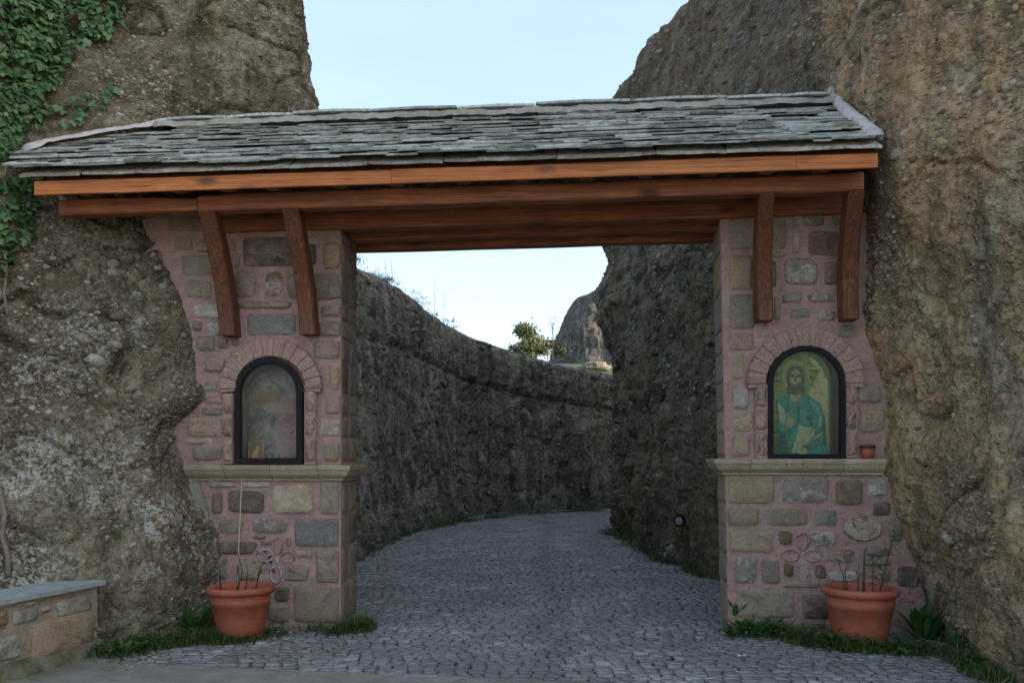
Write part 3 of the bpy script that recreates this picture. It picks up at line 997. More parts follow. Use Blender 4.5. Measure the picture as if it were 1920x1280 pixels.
def hill_z(x, y):
    j = int(np.argmin((HX - x) ** 2 + (HY - y) ** 2))
    return float(HZ.ravel()[j])


def far_hill():
    Yc = 95.0
    k = Yc / FPX
    zs = [6, 10, 12.5, 15, 17, 18.6, 20.3, 21.0, 21.4]
    left = [1000, 1022, 1036, 1048, 1062, 1078, 1102, 1130, 1160]
    rows = []
    for z, l in zip(zs, left):
        xl = (l - 960) * k
        xr = 30.0 - (z - 6) * 0.3
        f_ = (z - 6) / 15.4
        rows.append([(xl + 1.5, Yc + 22), (xl, Yc + 6), (xl + 1.6, Yc - 1 + f_ * 2), (xl + 5, Yc - 4 + f_ * 5), (xl + 9, Yc - 5.5 + f_ * 6.5), (min(xr, xl + 18), Yc - 4 + f_ * 6), (xr + 6, Yc + 10)])
    rows.append([(12 + i * 1.0, Yc + 6 + (3 - abs(3 - i)) * 0.3) for i in range(7)])
    zs.append(22.2)

    def dd(P, N):
        return (1.1 * fbm(P, (0.13, 0.13, 0.2), 4, 6.0) + 0.6 * fbm(P, (0.4, 0.4, 0.12), 3, 2.0, ridged=True) + 0.25 * fbm(P, 1.2, 3, 4.0)) * np.clip((22.5 - P[..., 2]) / 3, 0.3, 1)
    g = Grid(zs, rows, [14, 26, 40, 40, 36, 20], [(6, 22.2, 110)], dd, 1.2)
    return g


GF = far_hill()
tag(link("far_hill", GF.mesh("far_hill"), M_FAR), "grey rocky hill far behind the passage wall", None, None, "structure")
# an unseen rock mass added at the road bend to block the sun
GB = Grid([-0.3, 4, 8, 12], [[W(3.4, 22.0), W(4.3, 24.0), W(8, 25), W(14, 22)], [W(3.5, 22.0), W(4.5, 23.9), W(8, 24.6), W(14, 21.6)],
                              [W(3.9, 21.8), W(5.0, 23.6), W(9, 24.2), W(14, 21)], [W(5.0, 21.5), W(6.0, 23.2), W(10, 23.6), W(14, 20.4)]],
          [30, 30, 40], [(-0.3, 12, 90)], cliff_disp(7.0), 0.3)


# ------------------------------------------------------------------ pebbles standing out of the rock
def ico():
    bm = bmesh.new()
    bmesh.ops.create_icosphere(bm, subdivisions=1, radius=1.0)
    v = np.array([q.co[:] for q in bm.verts])
    f = np.array([[q.index for q in p.verts] for p in bm.faces])
    bm.free()
    return v, f


IV, IF = ico()


def pebbles(grid, n, smin, smax, mat, parent, region=None, seed=0, dens=None):
    rs = np.random.RandomState(seed)
    P, N = grid.flat()
    a, b = proj(P)
    view = P - np.array([0, 0, EYE])
    ok = (a > -40) & (a < 1960) & (b > -40) & (b < 1320) & (np.sum(view * N, 1) < 0)
    if region is not None:
        ok &= region(P, a, b)
    ids = np.nonzero(ok)[0]
    if dens is not None:
        pr = dens(P[ids])
        ids = ids[rs.rand(len(ids)) < pr]
    ids = rs.choice(ids, min(n, len(ids)), replace=False)
    m = len(ids)
    s = smin * (smax / smin) ** (rs.rand(m) ** 2.2)
    A = np.stack([s * rs.uniform(0.8, 1.5, m), s * rs.uniform(0.6, 1.0, m), s * rs.uniform(0.6, 0.95, m)], 1)
    th = rs.uniform(-0.5, 0.5, m)
    nn = N[ids]
    up = np.tile([0, 0, 1.0], (m, 1))
    e1 = np.cross(up, nn)
    e1 /= np.linalg.norm(e1, axis=1)[:, None] + 1e-9
    e2 = np.cross(nn, e1)
    f1 = e1 * np.cos(th)[:, None] + e2 * np.sin(th)[:, None]
    f2 = np.cross(nn, f1)
    base = IV[None] * (1 + 0.14 * rs.normal(size=(m, len(IV), 1)))
    V = (P[ids] - nn * (A[:, 2] * 0.25)[:, None])[:, None, :] + base[..., :1] * A[:, None, :1] * f1[:, None] + base[..., 1:2] * A[:, None, 1:2] * f2[:, None] + base[..., 2:] * A[:, None, 2:] * nn[:, None]
    F = (IF[None] + (np.arange(m) * len(IV))[:, None, None]).reshape(-1, 3)
    tint = np.repeat(rs.rand(m), len(IV))
    o = link("pebbles", npmesh("pebbles", V.reshape(-1, 3), F, True, tint), mat, parent)
    o["kind"] = "stuff"
    return o


pebbles(GL, 7500, 0.006, 0.034, P_LEFT, cliff_left, seed=1, dens=lambda P: np.clip(0.12 + 2.2 * fbm(P, 1.1, 3, 3.3), 0.03, 1))
pebbles(GL, 90, 0.025, 0.075, P_LEFT, cliff_left, seed=11, region=lambda P, a, b: (b > 430) & (b < 760) & (a > 60) & (a < 330))
pebbles(GL, 150, 0.02, 0.06, P_LEFT, cliff_left, seed=12)
pebbles(GR, 260, 0.022, 0.065, P_RIGHT, cliff_right, seed=13, region=lambda P, a, b: P[:, 1] < 9.6)
limc = 14 + 46 + 60 + 56 + 40 + 34
pebbles(GR, 7500, 0.006, 0.034, P_RIGHT, cliff_right, seed=2, region=lambda P, a, b: P[:, 1] < 9.6, dens=lambda P: np.clip(-0.02 + 2.4 * fbm(P, 1.0, 3, 9.3) + 0.10 * np.clip(P[:, 2] - 3.0, -1.5, 3), 0.02, 1))
pebbles(GR, 3500, 0.012, 0.07, P_PASS, cliff_right, seed=3, region=lambda P, a, b: P[:, 1] > 9.6, dens=lambda P: np.clip(0.35 + 1.3 * fbm(P, .8, 2, 4.3), 0.03, 1))
pebbles(GW, 5000, 0.015, 0.08, P_PASS, wall, seed=4, region=lambda P, a, b: (P[:, 2] < 5.0), dens=lambda P: np.clip(0.3 + 1.3 * fbm(P, .7, 2, 1.3), 0.03, 1))


# ------------------------------------------------------------------ cobbled road
def road_span(y):
    pts_l = [(5.0, -4.2), (6.4, -3.45), (7.4, -3.0), (7.9, -1.9), (8.5, -2.3), (9.6, -2.75), (12, -2.72), (14.6, -2.55), (19, -2.2), (23.5, -1.2), (26.1, 0.8), (27.4, 3.4)]
    pts_r = [(5.0, 3.8), (6.4, 3.7), (7.4, 3.6), (8.5, 3.1), (9, 2.95), (11, 2.6), (13.4, 2.3), (16.5, 2.3), (19, 2.5), (22, 4.5), (24, 6.5), (27.4, 7.5)]
    return np.interp(y, *zip(*pts_l)), np.interp(y, *zip(*pts_r))


def apron_edge(x):
    return np.interp(x, [-4, -3.1, -1.2, 0.4, 3.4, 5], [6.62, 6.5, 6.17, 5.93, 5.5, 5.25])


def build_road():
    rs = np.random.RandomState(8)
    root = sheet("cobbled_road", [(-4.2, 6.4), (5, 5.0), (5, 8), (4.2, 9), (4, 20), (10, 23), (10, 28), (3, 28.2), (-1.5, 25), (-3.2, 19), (-3.4, 9.6), (-4.2, 8)], -0.022, M_JOINT)
    tag(root, "grey cobbled road running through the gateway and bending right", None, None, "structure")
    quads = []
    y = 5.1
    row = 0
    while y < 27.6:
        dp = rs.uniform(0.080, 0.098) if y < 15 else rs.uniform(0.11, 0.14)
        x0, x1 = road_span(y)
        if y > 9.2:
            x0, x1 = x0 - .4, x1 + .3
        x = x0 + rs.uniform(-0.1, 0.03)
        while x < x1:
            wd = rs.uniform(0.088, 0.14) if y < 15 else rs.uniform(0.14, 0.2)
            cx, cy = x + wd / 2, y + dp / 2
            wave = 0.016 * math.sin(cx * 1.1 + row * 0.07) + 0.007 * math.sin(cx * 4.1 + row)
            if cy + wave > apron_edge(cx) + 0.07:
                quads.append((cx, cy + wave, wd, dp, rs.uniform(-0.06, 0.06)))
            x += wd
        y += dp
        row += 1
    # the edge course beside the concrete
    x = -3.1
    while x < 4.6:
        wd = rs.uniform(0.16, 0.30)
        ex = x + wd / 2
        sl = (apron_edge(ex + 0.05) - apron_edge(ex - 0.05)) / 0.1
        quads.append((ex, float(apron_edge(ex)) + 0.02, wd, 0.085, math.atan(sl)))
        x += wd
    Q_ = np.array(quads)
    m = len(Q_)
    skew = rs.uniform(-0.018, 0.018, m)
    gapx = rs.uniform(0.003, 0.012, m)
    gapy = rs.uniform(0.0015, 0.005, m)
    hx, hy = Q_[:, 2] / 2 - gapx, Q_[:, 3] / 2 - gapy
    top = rs.uniform(-0.004, 0.004, m) + np.where(Q_[:, 1] < 9, 0.006 * np.sin(Q_[:, 0] * 2.3) * np.sin(Q_[:, 1] * 1.9), 0)
    # rings: bottom, shoulder, top
    sq = np.array([(-1, -1), (0.05, -1.07), (1, -1), (1.05, 0.0), (1, 1), (-0.05, 1.07), (-1, 1), (-1.05, 0.0)])
    V = np.zeros((m, 25, 3))
    for r, (sc, dz) in enumerate(((1.0, -0.05), (1.0, -0.007), (0.88, 0.0))):
        px_ = sq[None, :, 0] * hx[:, None] * sc + rs.normal(0, 0.0035, (m, 8))
        py_ = sq[None, :, 1] * hy[:, None] * sc + rs.normal(0, 0.0025, (m, 8))
        px_ = px_ + sq[None, :, 1] * skew[:, None]
        c, s_ = np.cos(Q_[:, 4])[:, None], np.sin(Q_[:, 4])[:, None]
        V[:, r * 8:(r + 1) * 8, 0] = Q_[:, 0][:, None] + px_ * c - py_ * s_
        V[:, r * 8:(r + 1) * 8, 1] = Q_[:, 1][:, None] + px_ * s_ + py_ * c
        V[:, r * 8:(r + 1) * 8, 2] = top[:, None] + dz + (rs.normal(0, 0.0015, (m, 8)) if r == 2 else 0)
    V[:, 24, 0], V[:, 24, 1] = Q_[:, 0], Q_[:, 1]
    V[:, 24, 2] = top + 0.002
    F = []
    for r in range(2):
        for k in range(8):
            a, b = r * 8 + k, r * 8 + (k + 1) % 8
            F += [(a, b, b + 8), (a, b + 8, a + 8)]
    F += [(16 + k, 16 + (k + 1) % 8, 24) for k in range(8)]
    F = np.array(F)
    a, b = proj(Q_[:, :2].tolist() and np.stack([Q_[:, 0], Q_[:, 1], 0 * Q_[:, 0]], 1))
    vis = (a > 0) & (a < 1920) & (b < 1278)
    size = np.where(vis, Q_[:, 2] * Q_[:, 3] / Q_[:, 1] ** 3, 0)
    big = np.argsort(-size)[:300]
    isbig = np.zeros(m, bool)
    isbig[big] = True
    for i in big:
        c0 = V[i, 24].copy()
        o = link("cobble", npmesh("cobble", V[i] - c0, F, False), M_COB, root)
        o.location = c0
    rest = V[~isbig]
    FF = (F[None] + (np.arange(len(rest)) * 25)[:, None, None]).reshape(-1, 3)
    o = link("cobbles", npmesh("cobbles", rest.reshape(-1, 3), FF, False, np.repeat(rs.rand(len(rest)), 25)), M_COBS, root)
    o["kind"] = "stuff"
    return root


road = build_road()


# ------------------------------------------------------------------ masonry
def stone_mesh(w_, h_, sq, prot, back=0.03, rough=1.0, n=12):
    """x right, z up, front towards -y; origin in the middle of the stone on the mortar plane."""
    e = 2.0 / (2.0 + sq * 6.0) if sq < .88 else 0.17
    ph = RND.uniform(0, 6.28)
    ring = []
    for k in range(n):
        t = 2 * math.pi * (k + 0.5) / n
        c, s_ = math.cos(t), math.sin(t)
        r = 1 + rough * ((1 - sq) * 0.10 * math.sin(2 * t + ph) + RND.uniform(-0.06, 0.05))
        ring.append((0.5 * w_ * r * math.copysign(abs(c) ** e, c), 0.5 * h_ * r * math.copysign(abs(s_) ** e, s_)))
    v = [(x, back, z) for x, z in ring]
    v += [(x, -prot * 0.45, z) for x, z in ring]
    ins = min(0.014, 0.16 * min(w_, h_))
    fx, fz = 1 - 2 * ins / w_, 1 - 2 * ins / h_
    v += [(x * fx, -prot * RND.uniform(0.7, 1.2), z * fz) for x, z in ring]
    tx, tz = RND.uniform(-.3, .3), RND.uniform(-.3, .3)
    v += [(x * .6 + RND.uniform(-.05, .05) * min(w_, h_), -prot * (1.15 + RND.uniform(-.35, .35) + tx * x / w_ + tz * z / h_), z * .6 + RND.uniform(-.05, .05) * min(w_, h_)) for x, z in ring]
    v.append((RND.uniform(-.05, .05) * w_, -prot * RND.uniform(0.9, 1.4), RND.uniform(-.05, .05) * h_))
    f = []
    for r in range(3):
        for k in range(n):
            a, b = r * n + k, r * n + (k + 1) % n
            f.append((a, b, b + n, a + n))
    f += [(3 * n + k, 3 * n + (k + 1) % n, 4 * n) for k in range(n)]
    me = pymesh("stone", v, f, False)
    me.polygons.foreach_set("use_smooth", [i >= 2 * n for i in range(len(f))])
    return me


def fix_normals(me):
    bm = bmesh.new()
    bm.from_mesh(me)
    bmesh.ops.recalc_face_normals(bm, faces=bm.faces)
    bm.to_mesh(me)
    bm.free()


def zoomer(x0, y0, s):
    return lambda a: (x0 + a[0] / s, y0 + a[1] / s, x0 + a[2] / s, y0 + a[3] / s)


Z1, Z2 = zoomer(280, 380, 4.923), zoomer(480, 380, 4.923)
Z3, Z4 = zoomer(330, 620, 4.570), zoomer(370, 880, 3.764)
Z5, Z6, Z7 = zoomer(1330, 380, 4.923), zoomer(1330, 600, 4.267), zoomer(1340, 870, 3.657)
ZW = zoomer(0, 1040, 5.333)

STONES_L = [(Z1, (165, 62, 500, 258), 'tan', .8), (Z1, (225, 325, 395, 435), 'olive', .6), (Z1, (440, 335, 590, 455), 'olive', .5),
            (Z1, (290, 485, 640, 660), 'olive', .7), (Z1, (325, 710, 575, 880), 'olive', .35), (Z1, (405, 940, 690, 1055), 'white', .45),
            (Z1, (395, 1095, 480, 1180), 'grey', .4), (Z1, (535, 1095, 690, 1225), 'whitedark', .7), (Z1, (865, 320, 1330, 585), 'dark', .9),
            (Z1, (745, 495, 830, 590), 'olive', .6), (Z1, (735, 370, 800, 440), 'olive', .4), (Z1, (785, 625, 985, 860), 'olive', .3),
            (Z1, (830, 910, 1310, 975), 'olive', .7), (Z1, (905, 1025, 1350, 1215), 'carved', .9),
            (Z2, (490, 380, 552, 570), 'dark', .6), (Z2, (620, 370, 778, 600), 'ochre', .6), (Z2, (80, 640, 238, 860), 'brownwhite', .35),
            (Z2, (290, 655, 778, 885), 'olive', .8), (Z2, (600, 950, 778, 1045), 'olive', .8), (Z2, (585, 1095, 778, 1230), 'olive', .85),
            (Z2, (450, 255, 778, 318), 'travtan', .8),
            (Z3, (175, 45, 330, 170), 'olive', .45), (Z3, (350, 60, 445, 150), 'olive', .5), (Z3, (240, 225, 420, 350), 'olive', .5),
            (Z3, (475, 65, 540, 130), 'grey', .5), (Z3, (1180, 85, 1400, 235), 'olive', .85), (Z3, (1310, 285, 1400, 495), 'travtan', .75),
            (Z3, (1280, 545, 1400, 710), 'tan', .85), (Z3, (1235, 760, 1400, 900), 'cream', .8), (Z3, (1265, 960, 1400, 1115), 'tan', .85),
            (Z3, (245, 430, 345, 520), 'grey', .5), (Z3, (250, 545, 390, 625), 'pink', .4), (Z3, (220, 645, 395, 720), 'grey', .55),
            (Z3, (95, 745, 392, 912), 'travtan', .7), (Z3, (110, 935, 240, 965), 'white', .5), (Z3, (140, 990, 388, 1110), 'grey', .7),
            (Z4, (85, 85, 260, 125), 'white', .6), (Z4, (320, 85, 505, 125), 'white', .6), (Z4, (100, 170, 175, 310), 'brown', .5),
            (Z4, (215, 150, 470, 305), 'dark', .6), (Z4, (530, 100, 812, 310), 'cream', .85), (Z4, (865, 80, 995, 312), 'olive', .95),
            (Z4, (150, 350, 325, 450), 'olive', .45), (Z4, (380, 345, 640, 445), 'greywhite', .7), (Z4, (685, 345, 995, 545), 'carved', .95),
            (Z4, (390, 465, 480, 487), 'grey', .6), (Z4, (145, 505, 415, 600), 'dark', .4), (Z4, (450, 490, 520, 535), 'pink', .6),
            (Z4, (625, 480, 660, 540), 'olive', .5), (Z4, (130, 620, 215, 770), 'grey', .5), (Z4, (280, 650, 440, 780), 'olive', .5),
            (Z4, (690, 575, 810, 620), 'pink', .6), (Z4, (840, 570, 995, 800), 'olive', .9), (Z4, (615, 670, 785, 785), 'olive', .75),
            (Z4, (540, 830, 650, 930), 'dark', .5), (Z4, (500, 950, 650, 1080), 'olive', .6), (Z4, (680, 815, 995, 1080), 'tan', .95),
            (Z4, (640, 1110, 780, 1180), 'dark', .5), (Z4, (870, 1110, 990, 1175), 'grey', .6)]
JAMB_L = [(Z3, (402, 528, 490, 715), 'pink'), (Z3, (400, 735, 490, 912), 'trav'), (Z3, (396, 935, 488, 1125), 'trav'),
          (Z3, (1105, 510, 1200, 700), 'trav'), (Z3, (1102, 720, 1198, 900), 'trav'), (Z3, (1096, 925, 1196, 1130), 'pink')]
STONES_R = [(Z5, (175, 145, 715, 425), 'olive', .9), (Z5, (185, 485, 395, 800), 'ochre', .9), (Z5, (185, 845, 415, 1160), 'grey', .9),
            (Z5, (770, 260, 840, 460), 'cream', .6), (Z5, (770, 110, 1055, 212), 'greywhite', .6), (Z5, (1140, 80, 1290, 205), 'dark', .6),
            (Z5, (920, 265, 1250, 490), 'brown', .6), (Z5, (690, 515, 1000, 755), 'greywhite', .35), (Z5, (1070, 535, 1290, 760), 'brown', .5),
            (Z5, (560, 460, 700, 497), 'cream', .6), (Z5, (540, 530, 620, 770), 'dark', .6), (Z5, (670, 830, 860, 920), 'grey', .45),
            (Z5, (905, 843, 1145, 912), 'greywhite', .4), (Z5, (750, 975, 935, 1062), 'grey', .7), (Z5, (1010, 983, 1155, 1087), 'whitedark', .5),
            (Z5, (600, 870, 662, 1080), 'grey', .5), (Z5, (1190, 1128, 1370, 1240), 'olive', .5),
            (Z6, (160, 95, 352, 240), 'pink', .85), (Z6, (172, 255, 278, 470), 'tan', .75), (Z6, (185, 540, 315, 702), 'white', .8),
            (Z6, (182, 725, 352, 885), 'travtan', .85), (Z6, (182, 925, 325, 1085), 'tan', .85), (Z6, (1185, 520, 1372, 660), 'olive', .6),
            (Z6, (1200, 690, 1405, 890), 'travtan', .7), (Z6, (395, 95, 480, 130), 'white', .4),
            (Z7, (95, 75, 408, 268), 'ochre', .9), (Z7, (455, 95, 785, 262), 'greywhite', .6), (Z7, (832, 105, 1012, 280), 'brown', .6),
            (Z7, (1048, 100, 1188, 216), 'whitedark', .75), (Z7, (1088, 258, 1208, 350), 'dark', .4),
            (Z7, (95, 295, 302, 418), 'tan', .9), (Z7, (355, 305, 638, 420), 'olive', .7), (Z7, (688, 312, 838, 422), 'carved', .8),
            (Z7, (100, 455, 398, 602), 'tan', .9), (Z7, (440, 455, 532, 552), 'moss', .3), (Z7, (652, 458, 835, 558), 'whitedark', .35),
            (Z7, (1192, 378, 1292, 522), 'olive', .3), (Z7, (140, 638, 284, 812), 'greywhite', .85), (Z7, (322, 652, 447, 822), 'grey', .6),
            (Z7, (475, 678, 540, 770), 'moss', .3), (Z7, (688, 688, 762, 782), 'dark', .3), (Z7, (788, 578, 962, 682), 'brownwhite', .3),
            (Z7, (778, 735, 992, 808), 'white', .5), (Z7, (1040, 560, 1202, 632), 'grey', .6), (Z7, (1030, 650, 1205, 692), 'greywhite', .6),
            (Z7, (1128, 718, 1204, 802), 'olive', .6), (Z7, (1255, 698, 1405, 842), 'dark', .5), (Z7, (150, 850, 542, 1052), 'olive', .9),
            (Z7, (595, 890, 795, 1062), 'dark', .6), (Z7, (480, 800, 722, 846), 'olive', .6), (Z7, (150, 1080, 420, 1150), 'olive', .6),
            (Z7, (590, 1080, 760, 1130), 'grey', .6)]
JAMB_R = [(Z6, (368, 500, 466, 695), 'trav'), (Z6, (368, 712, 468, 880), 'trav'), (Z6, (370, 898, 472, 1092), 'trav'),
          (Z6, (1088, 492, 1175, 680), 'pink'), (Z6, (1090, 698, 1182, 880), 'trav'), (Z6, (1094, 898, 1186, 1088), 'pink')]


def arch(cx, sz, rx, rz, zb, n=20):
    """closed outline of an arched opening, counter-clockwise from bottom left, in (u, z)"""
    pts = [(cx - rx, zb), (cx + rx, zb)]
    for k in range(n + 1):
        a = math.pi * k / n
        pts.append((cx + rx * math.cos(a), sz + rz * math.sin(a)))
    return pts


def pier(label, outline, hole, stones, jambs, archp, inner_sign, inner_rows, ledge_px, ledge_z, joints, side_u, splay=0.0):
    """outline: (u, z) loop of the front; everything in gate coordinates with the pier's own origin subtracted."""
    ub = sum(p[0] for p in outline) / len(outline)
    root = thing("stone_pier", G(ub, 0, 0), label, "pier", -YAW)
    L = lambda u, d, z: (u - ub, d, z)
    D = 0.60
    # body with an arched niche
    bm = bmesh.new()
    ov = [bm.verts.new(L(u, 0.014, z)) for u, z in outline]
    hv = [bm.verts.new(L(u, 0.014, z)) for u, z in hole]
    es = []
    for loop in (ov, hv):
        for i in range(len(loop)):
            es.append(bm.edges.new((loop[i], loop[(i + 1) % len(loop)])))
    bmesh.ops.triangle_fill(bm, use_beauty=True, edges=es)
    ob = [bm.verts.new(L(u + (splay if abs(u - side_u(z)) < 1e-4 else 0), D, z)) for u, z in outline]
    for i in range(len(ov)):
        j = (i + 1) % len(ov)
        bm.faces.new((ov[i], ov[j], ob[j], ob[i]))
    bm.faces.new(ob)
    bmesh.ops.recalc_face_normals(bm, faces=bm.faces)
    me = bpy.data.meshes.new("mortar_body")
    bm.to_mesh(me)
    bm.free()
    link("mortar_body", me, M_MORTAR, root)
    # the rough skin of pointing over the front
    u0_, u1_ = min(p[0] for p in outline), max(p[0] for p in outline)
    z0_, z1_ = -0.05, max(p[1] for p in outline)
    nu_, nz_ = int((u1_ - u0_) / .016), int((z1_ - z0_) / .016)
    UU, ZZ = np.meshgrid(np.linspace(0, 1, nu_), np.linspace(z0_, z1_, nz_))
    lo = np.array([u0_ if inner_sign > 0 else side_u(z) for z in ZZ[:, 0]])[:, None]
    hi = np.array([side_u(z) if inner_sign > 0 else u1_ for z in ZZ[:, 0]])[:, None]
    UU = lo + UU * (hi - lo)
    P3 = np.stack([UU, 0 * UU, ZZ], -1)
    edge = np.clip(np.abs(UU - (hi if inner_sign > 0 else lo)) / .05, 0.0, 1)
    DD = (0.008 * fbm(P3, 4.0, 3, 3.0) + 0.010 * fbm(P3, 13.0, 3, 9.0) + 0.004 * fbm(P3, 30.0, 2, 5.0)) * (.3 + .7 * edge) + 0.012 * (1 - edge) ** 2
    ii = np.arange(UU.size).reshape(UU.shape)
    FF = np.stack([ii[:-1, :-1], ii[:-1, 1:], ii[1:, 1:], ii[1:, :-1]], -1)
    uc, zc_ = (UU[:-1, :-1] + UU[1:, 1:]) / 2, (ZZ[:-1, :-1] + ZZ[1:, 1:]) / 2
    ca_, cza_, ro_, rzo_, ri_, rzi_ = archp
    rx_, rz_m = (ro_ * .35 + ri_ * .65), (rzo_ * .35 + rzi_ * .65)
    inside = ((np.abs(uc - ca_) < rx_) & (zc_ < cza_) & (zc_ > ledge_z - .03)) | ((((uc - ca_) / rx_) ** 2 + ((zc_ - cza_) / rz_m) ** 2 < 1) & (zc_ >= cza_))
    if inner_sign > 0:
        inside |= (zc_ > zl_top + 0.005) & (uc > ud0(396))
    o = link("mortar_skin", npmesh("mortar_skin", np.stack([UU - ub, DD, ZZ], -1).reshape(-1, 3), FF[~inside].reshape(-1, 4), True), M_MORTAR, root)
    # niche lining
    mb = MB()
    n = len(hole)
    dn = 0.24
    mb.add([L(u, 0.002, z) for u, z in hole] + [L(u, dn, z) for u, z in hole], [(i, (i + 1) % n, n + (i + 1) % n, n + i) for i in range(n)])
    mb.add([L(u, dn, z) for u, z in hole], [tuple(range(n))])
    link_niche = mb.obj("niche", [M_PLASTER], root)
    # face stones
    for zf, box, kind, sq in stones:
        x0, y0, x1, y1 = zf(box)
        u0, zt = pu(x0, y0, -0.012)
        u1, zb_ = pu(x1, y1, -0.012)
        w_, h_ = u1 - u0, zt - zb_
        me = stone_mesh(w_, h_, sq, RND.uniform(0.012, 0.028) if sq < .9 else 0.018, rough=1.0 if sq < .85 else 0.35)
        fix_normals(me)
        o = link("stone", me, S[kind], root)
        o.location = L((u0 + u1) / 2, 0, (zt + zb_) / 2)
    # stones of the inner face
    for (za, zb_, kinds) in inner_rows:
        d0 = 0.012
        cuts = [0.02, RND.uniform(0.24, 0.34), 0.585] if len(kinds) == 2 else [0.02, 0.57]
        for k, kd in enumerate(kinds):
            a, b = cuts[k] + 0.012, cuts[k + 1] - 0.012
            me = stone_mesh(b - a, (za - zb_) - 0.02, 0.8, 0.012)
            fix_normals(me)
            o = link("stone", me, S[kd], root)
            zc = (za + zb_) / 2
            o.location = L(side_u(zc) + splay * (a + b) / 2 / D, (a + b) / 2, zc)
            o.rotation_euler = (0, 0, math.radians(90) * inner_sign - math.atan(splay / D))
    # surround of the niche
    for zf, box, kind in jambs:
        x0, y0, x1, y1 = zf(box)
        u0, zt = pu(x0, y0, -0.05)
        u1, zb_ = pu(x1, y1, -0.05)
        me = stone_mesh(u1 - u0, zt - zb_, 0.95, 0.055, rough=0.3)
        fix_normals(me)
        o = link("jamb_stone", me, S[kind], root)
        o.location = L((u0 + u1) / 2, 0, (zt + zb_) / 2)
    # mortar strips behind jambs and arch
    cu, cz, ro, rzo, ri, rzi = archp
    mb = MB()
    N_ = 30
    ang = [math.radians(-6) + math.radians(192) * k / N_ for k in range(N_ + 1)]
    v, f = [], []
    for a in ang:
        c, s_ = math.cos(a), math.sin(a)
        v += [L(cu + ro * .985 * c, 0.01, cz + rzo * .985 * s_), L(cu + ro * .985 * c, -0.055, cz + rzo * .985 * s_), L(cu + ri * 1.02 * c, -0.055, cz + rzi * 1.02 * s_), L(cu + ri * 1.02 * c, 0.01, cz + rzi * 1.02 * s_)]
    for i in range(N_):
        for k in range(3):
            f.append((i * 4 + k, i * 4 + k + 1, i * 4 + 5 + k, i * 4 + 4 + k))
    f += [(0, 1, 2, 3), tuple(N_ * 4 + k for k in (3, 2, 1, 0))]
    mb.add(v, f)
    jw = [zf(b) for zf, b, k in jambs]
    for grp in (jw[:3], jw[3:]):
        x0 = min(b[0] for b in grp); x1 = max(b[2] for b in grp)
        y0 = min(b[1] for b in grp); y1 = max(b[3] for b in grp)
        u0, zt = pu(x0, y0, -0.04)
        u1, zb_ = pu(x1, y1 + 3, -0.04)
        a = L(u0 + .006, -0.043, zb_); b = L(u1 - .006, 0.01, zt - 0.012)
        mb.box(a, b)
    mb.obj("arch_mortar", [M_MORTAR], root)
    nv = 13
    for k in range(nv):
        a0 = math.radians(-5) + math.radians(190) * k / nv
        a1 = math.radians(-5) + math.radians(190) * (k + 1) / nv
        gp = (a1 - a0) * RND.uniform(0.18, 0.26)
        a0 += gp
        a1 -= gp
        vs = []
        for d_, ins in ((0.0, 0.0), (-0.060, 0.0), (-0.068, 0.006)):
            for (rr, rz2), a in (((ro - ins, rzo - ins), a0 + ins * 2), ((ro - ins, rzo - ins), (a0 + a1) / 2), ((ro - ins, rzo - ins), a1 - ins * 2), ((ri + ins, rzi + ins), a1 - ins * 2), ((ri + ins, rzi + ins), (a0 + a1) / 2), ((ri + ins, rzi + ins), a0 + ins * 2)):
                vs.append(Vector((cu - ub + (rr + RND.uniform(-.003, .003)) * math.cos(a), d_, cz + rz2 * math.sin(a))))
        ctr = sum(vs, Vector()) / len(vs)
        ctr.y = 0
        fs = []
        for r in range(2):
            for q in range(6):
                fs.append((r * 6 + q, r * 6 + (q + 1) % 6, (r + 1) * 6 + (q + 1) % 6, (r + 1) * 6 + q))
        fs.append(tuple(12 + q for q in range(6)))
        me = pymesh("arch_stone", [p - ctr for p in vs], fs)
        fix_normals(me)
        o = link("arch_stone", me, S[RND.choice(['trav', 'pink', 'trav', 'travtan', 'pink'])], root)
        o.location = ctr
    # ledge blocks
    zt = ledge_z
    prof = [(0.0, 0.0), (0.115, 0.0), (0.118, -0.012), (0.112, -0.042), (0.098, -0.046), (0.096, -0.060), (0.082, -0.088), (0.052, -0.112), (0.030, -0.124), (0.028, -0.142), (0.0, -0.142)]
    for (ua, ub_), wrap in joints:
        path = [((ua, 0.0), (0, -1)), ((ub_, 0.0), (0, -1))]
        s_ = inner_sign
        if wrap:
            su = side_u(ledge_z)
            if s_ > 0:
                path = [((ua, 0.0), (0, -1)), ((su, 0.0), (1, -1)), ((su, 0.58), (1, 0))]
            else:
                path = [((su + splay, 0.58), (-1, 0)), ((su, 0.0), (-1, -1)), ((ub_, 0.0), (0, -1))]
        vs, fs = [], []
        k = len(prof)
        for (u, d_), (nu, nd) in path:
            for o_, z_ in prof:
                j = RND.uniform(-.0025, .0025)
                vs.append(L(u + nu * (o_ + j), d_ + nd * (o_ + j), zt + z_))
        for i in range(len(path) - 1):
            for q in range(k - 1):
                fs.append((i * k + q, i * k + q + 1, (i + 1) * k + q + 1, (i + 1) * k + q))
        fs.append(tuple(range(k)))
        fs.append(tuple((len(path) - 1) * k + q for q in range(k))[::-1])
        me = pymesh("ledge_stone", vs, fs)
        fix_normals(me)
        link("ledge_stone", me, M_LEDGE, root)
    return root, ub


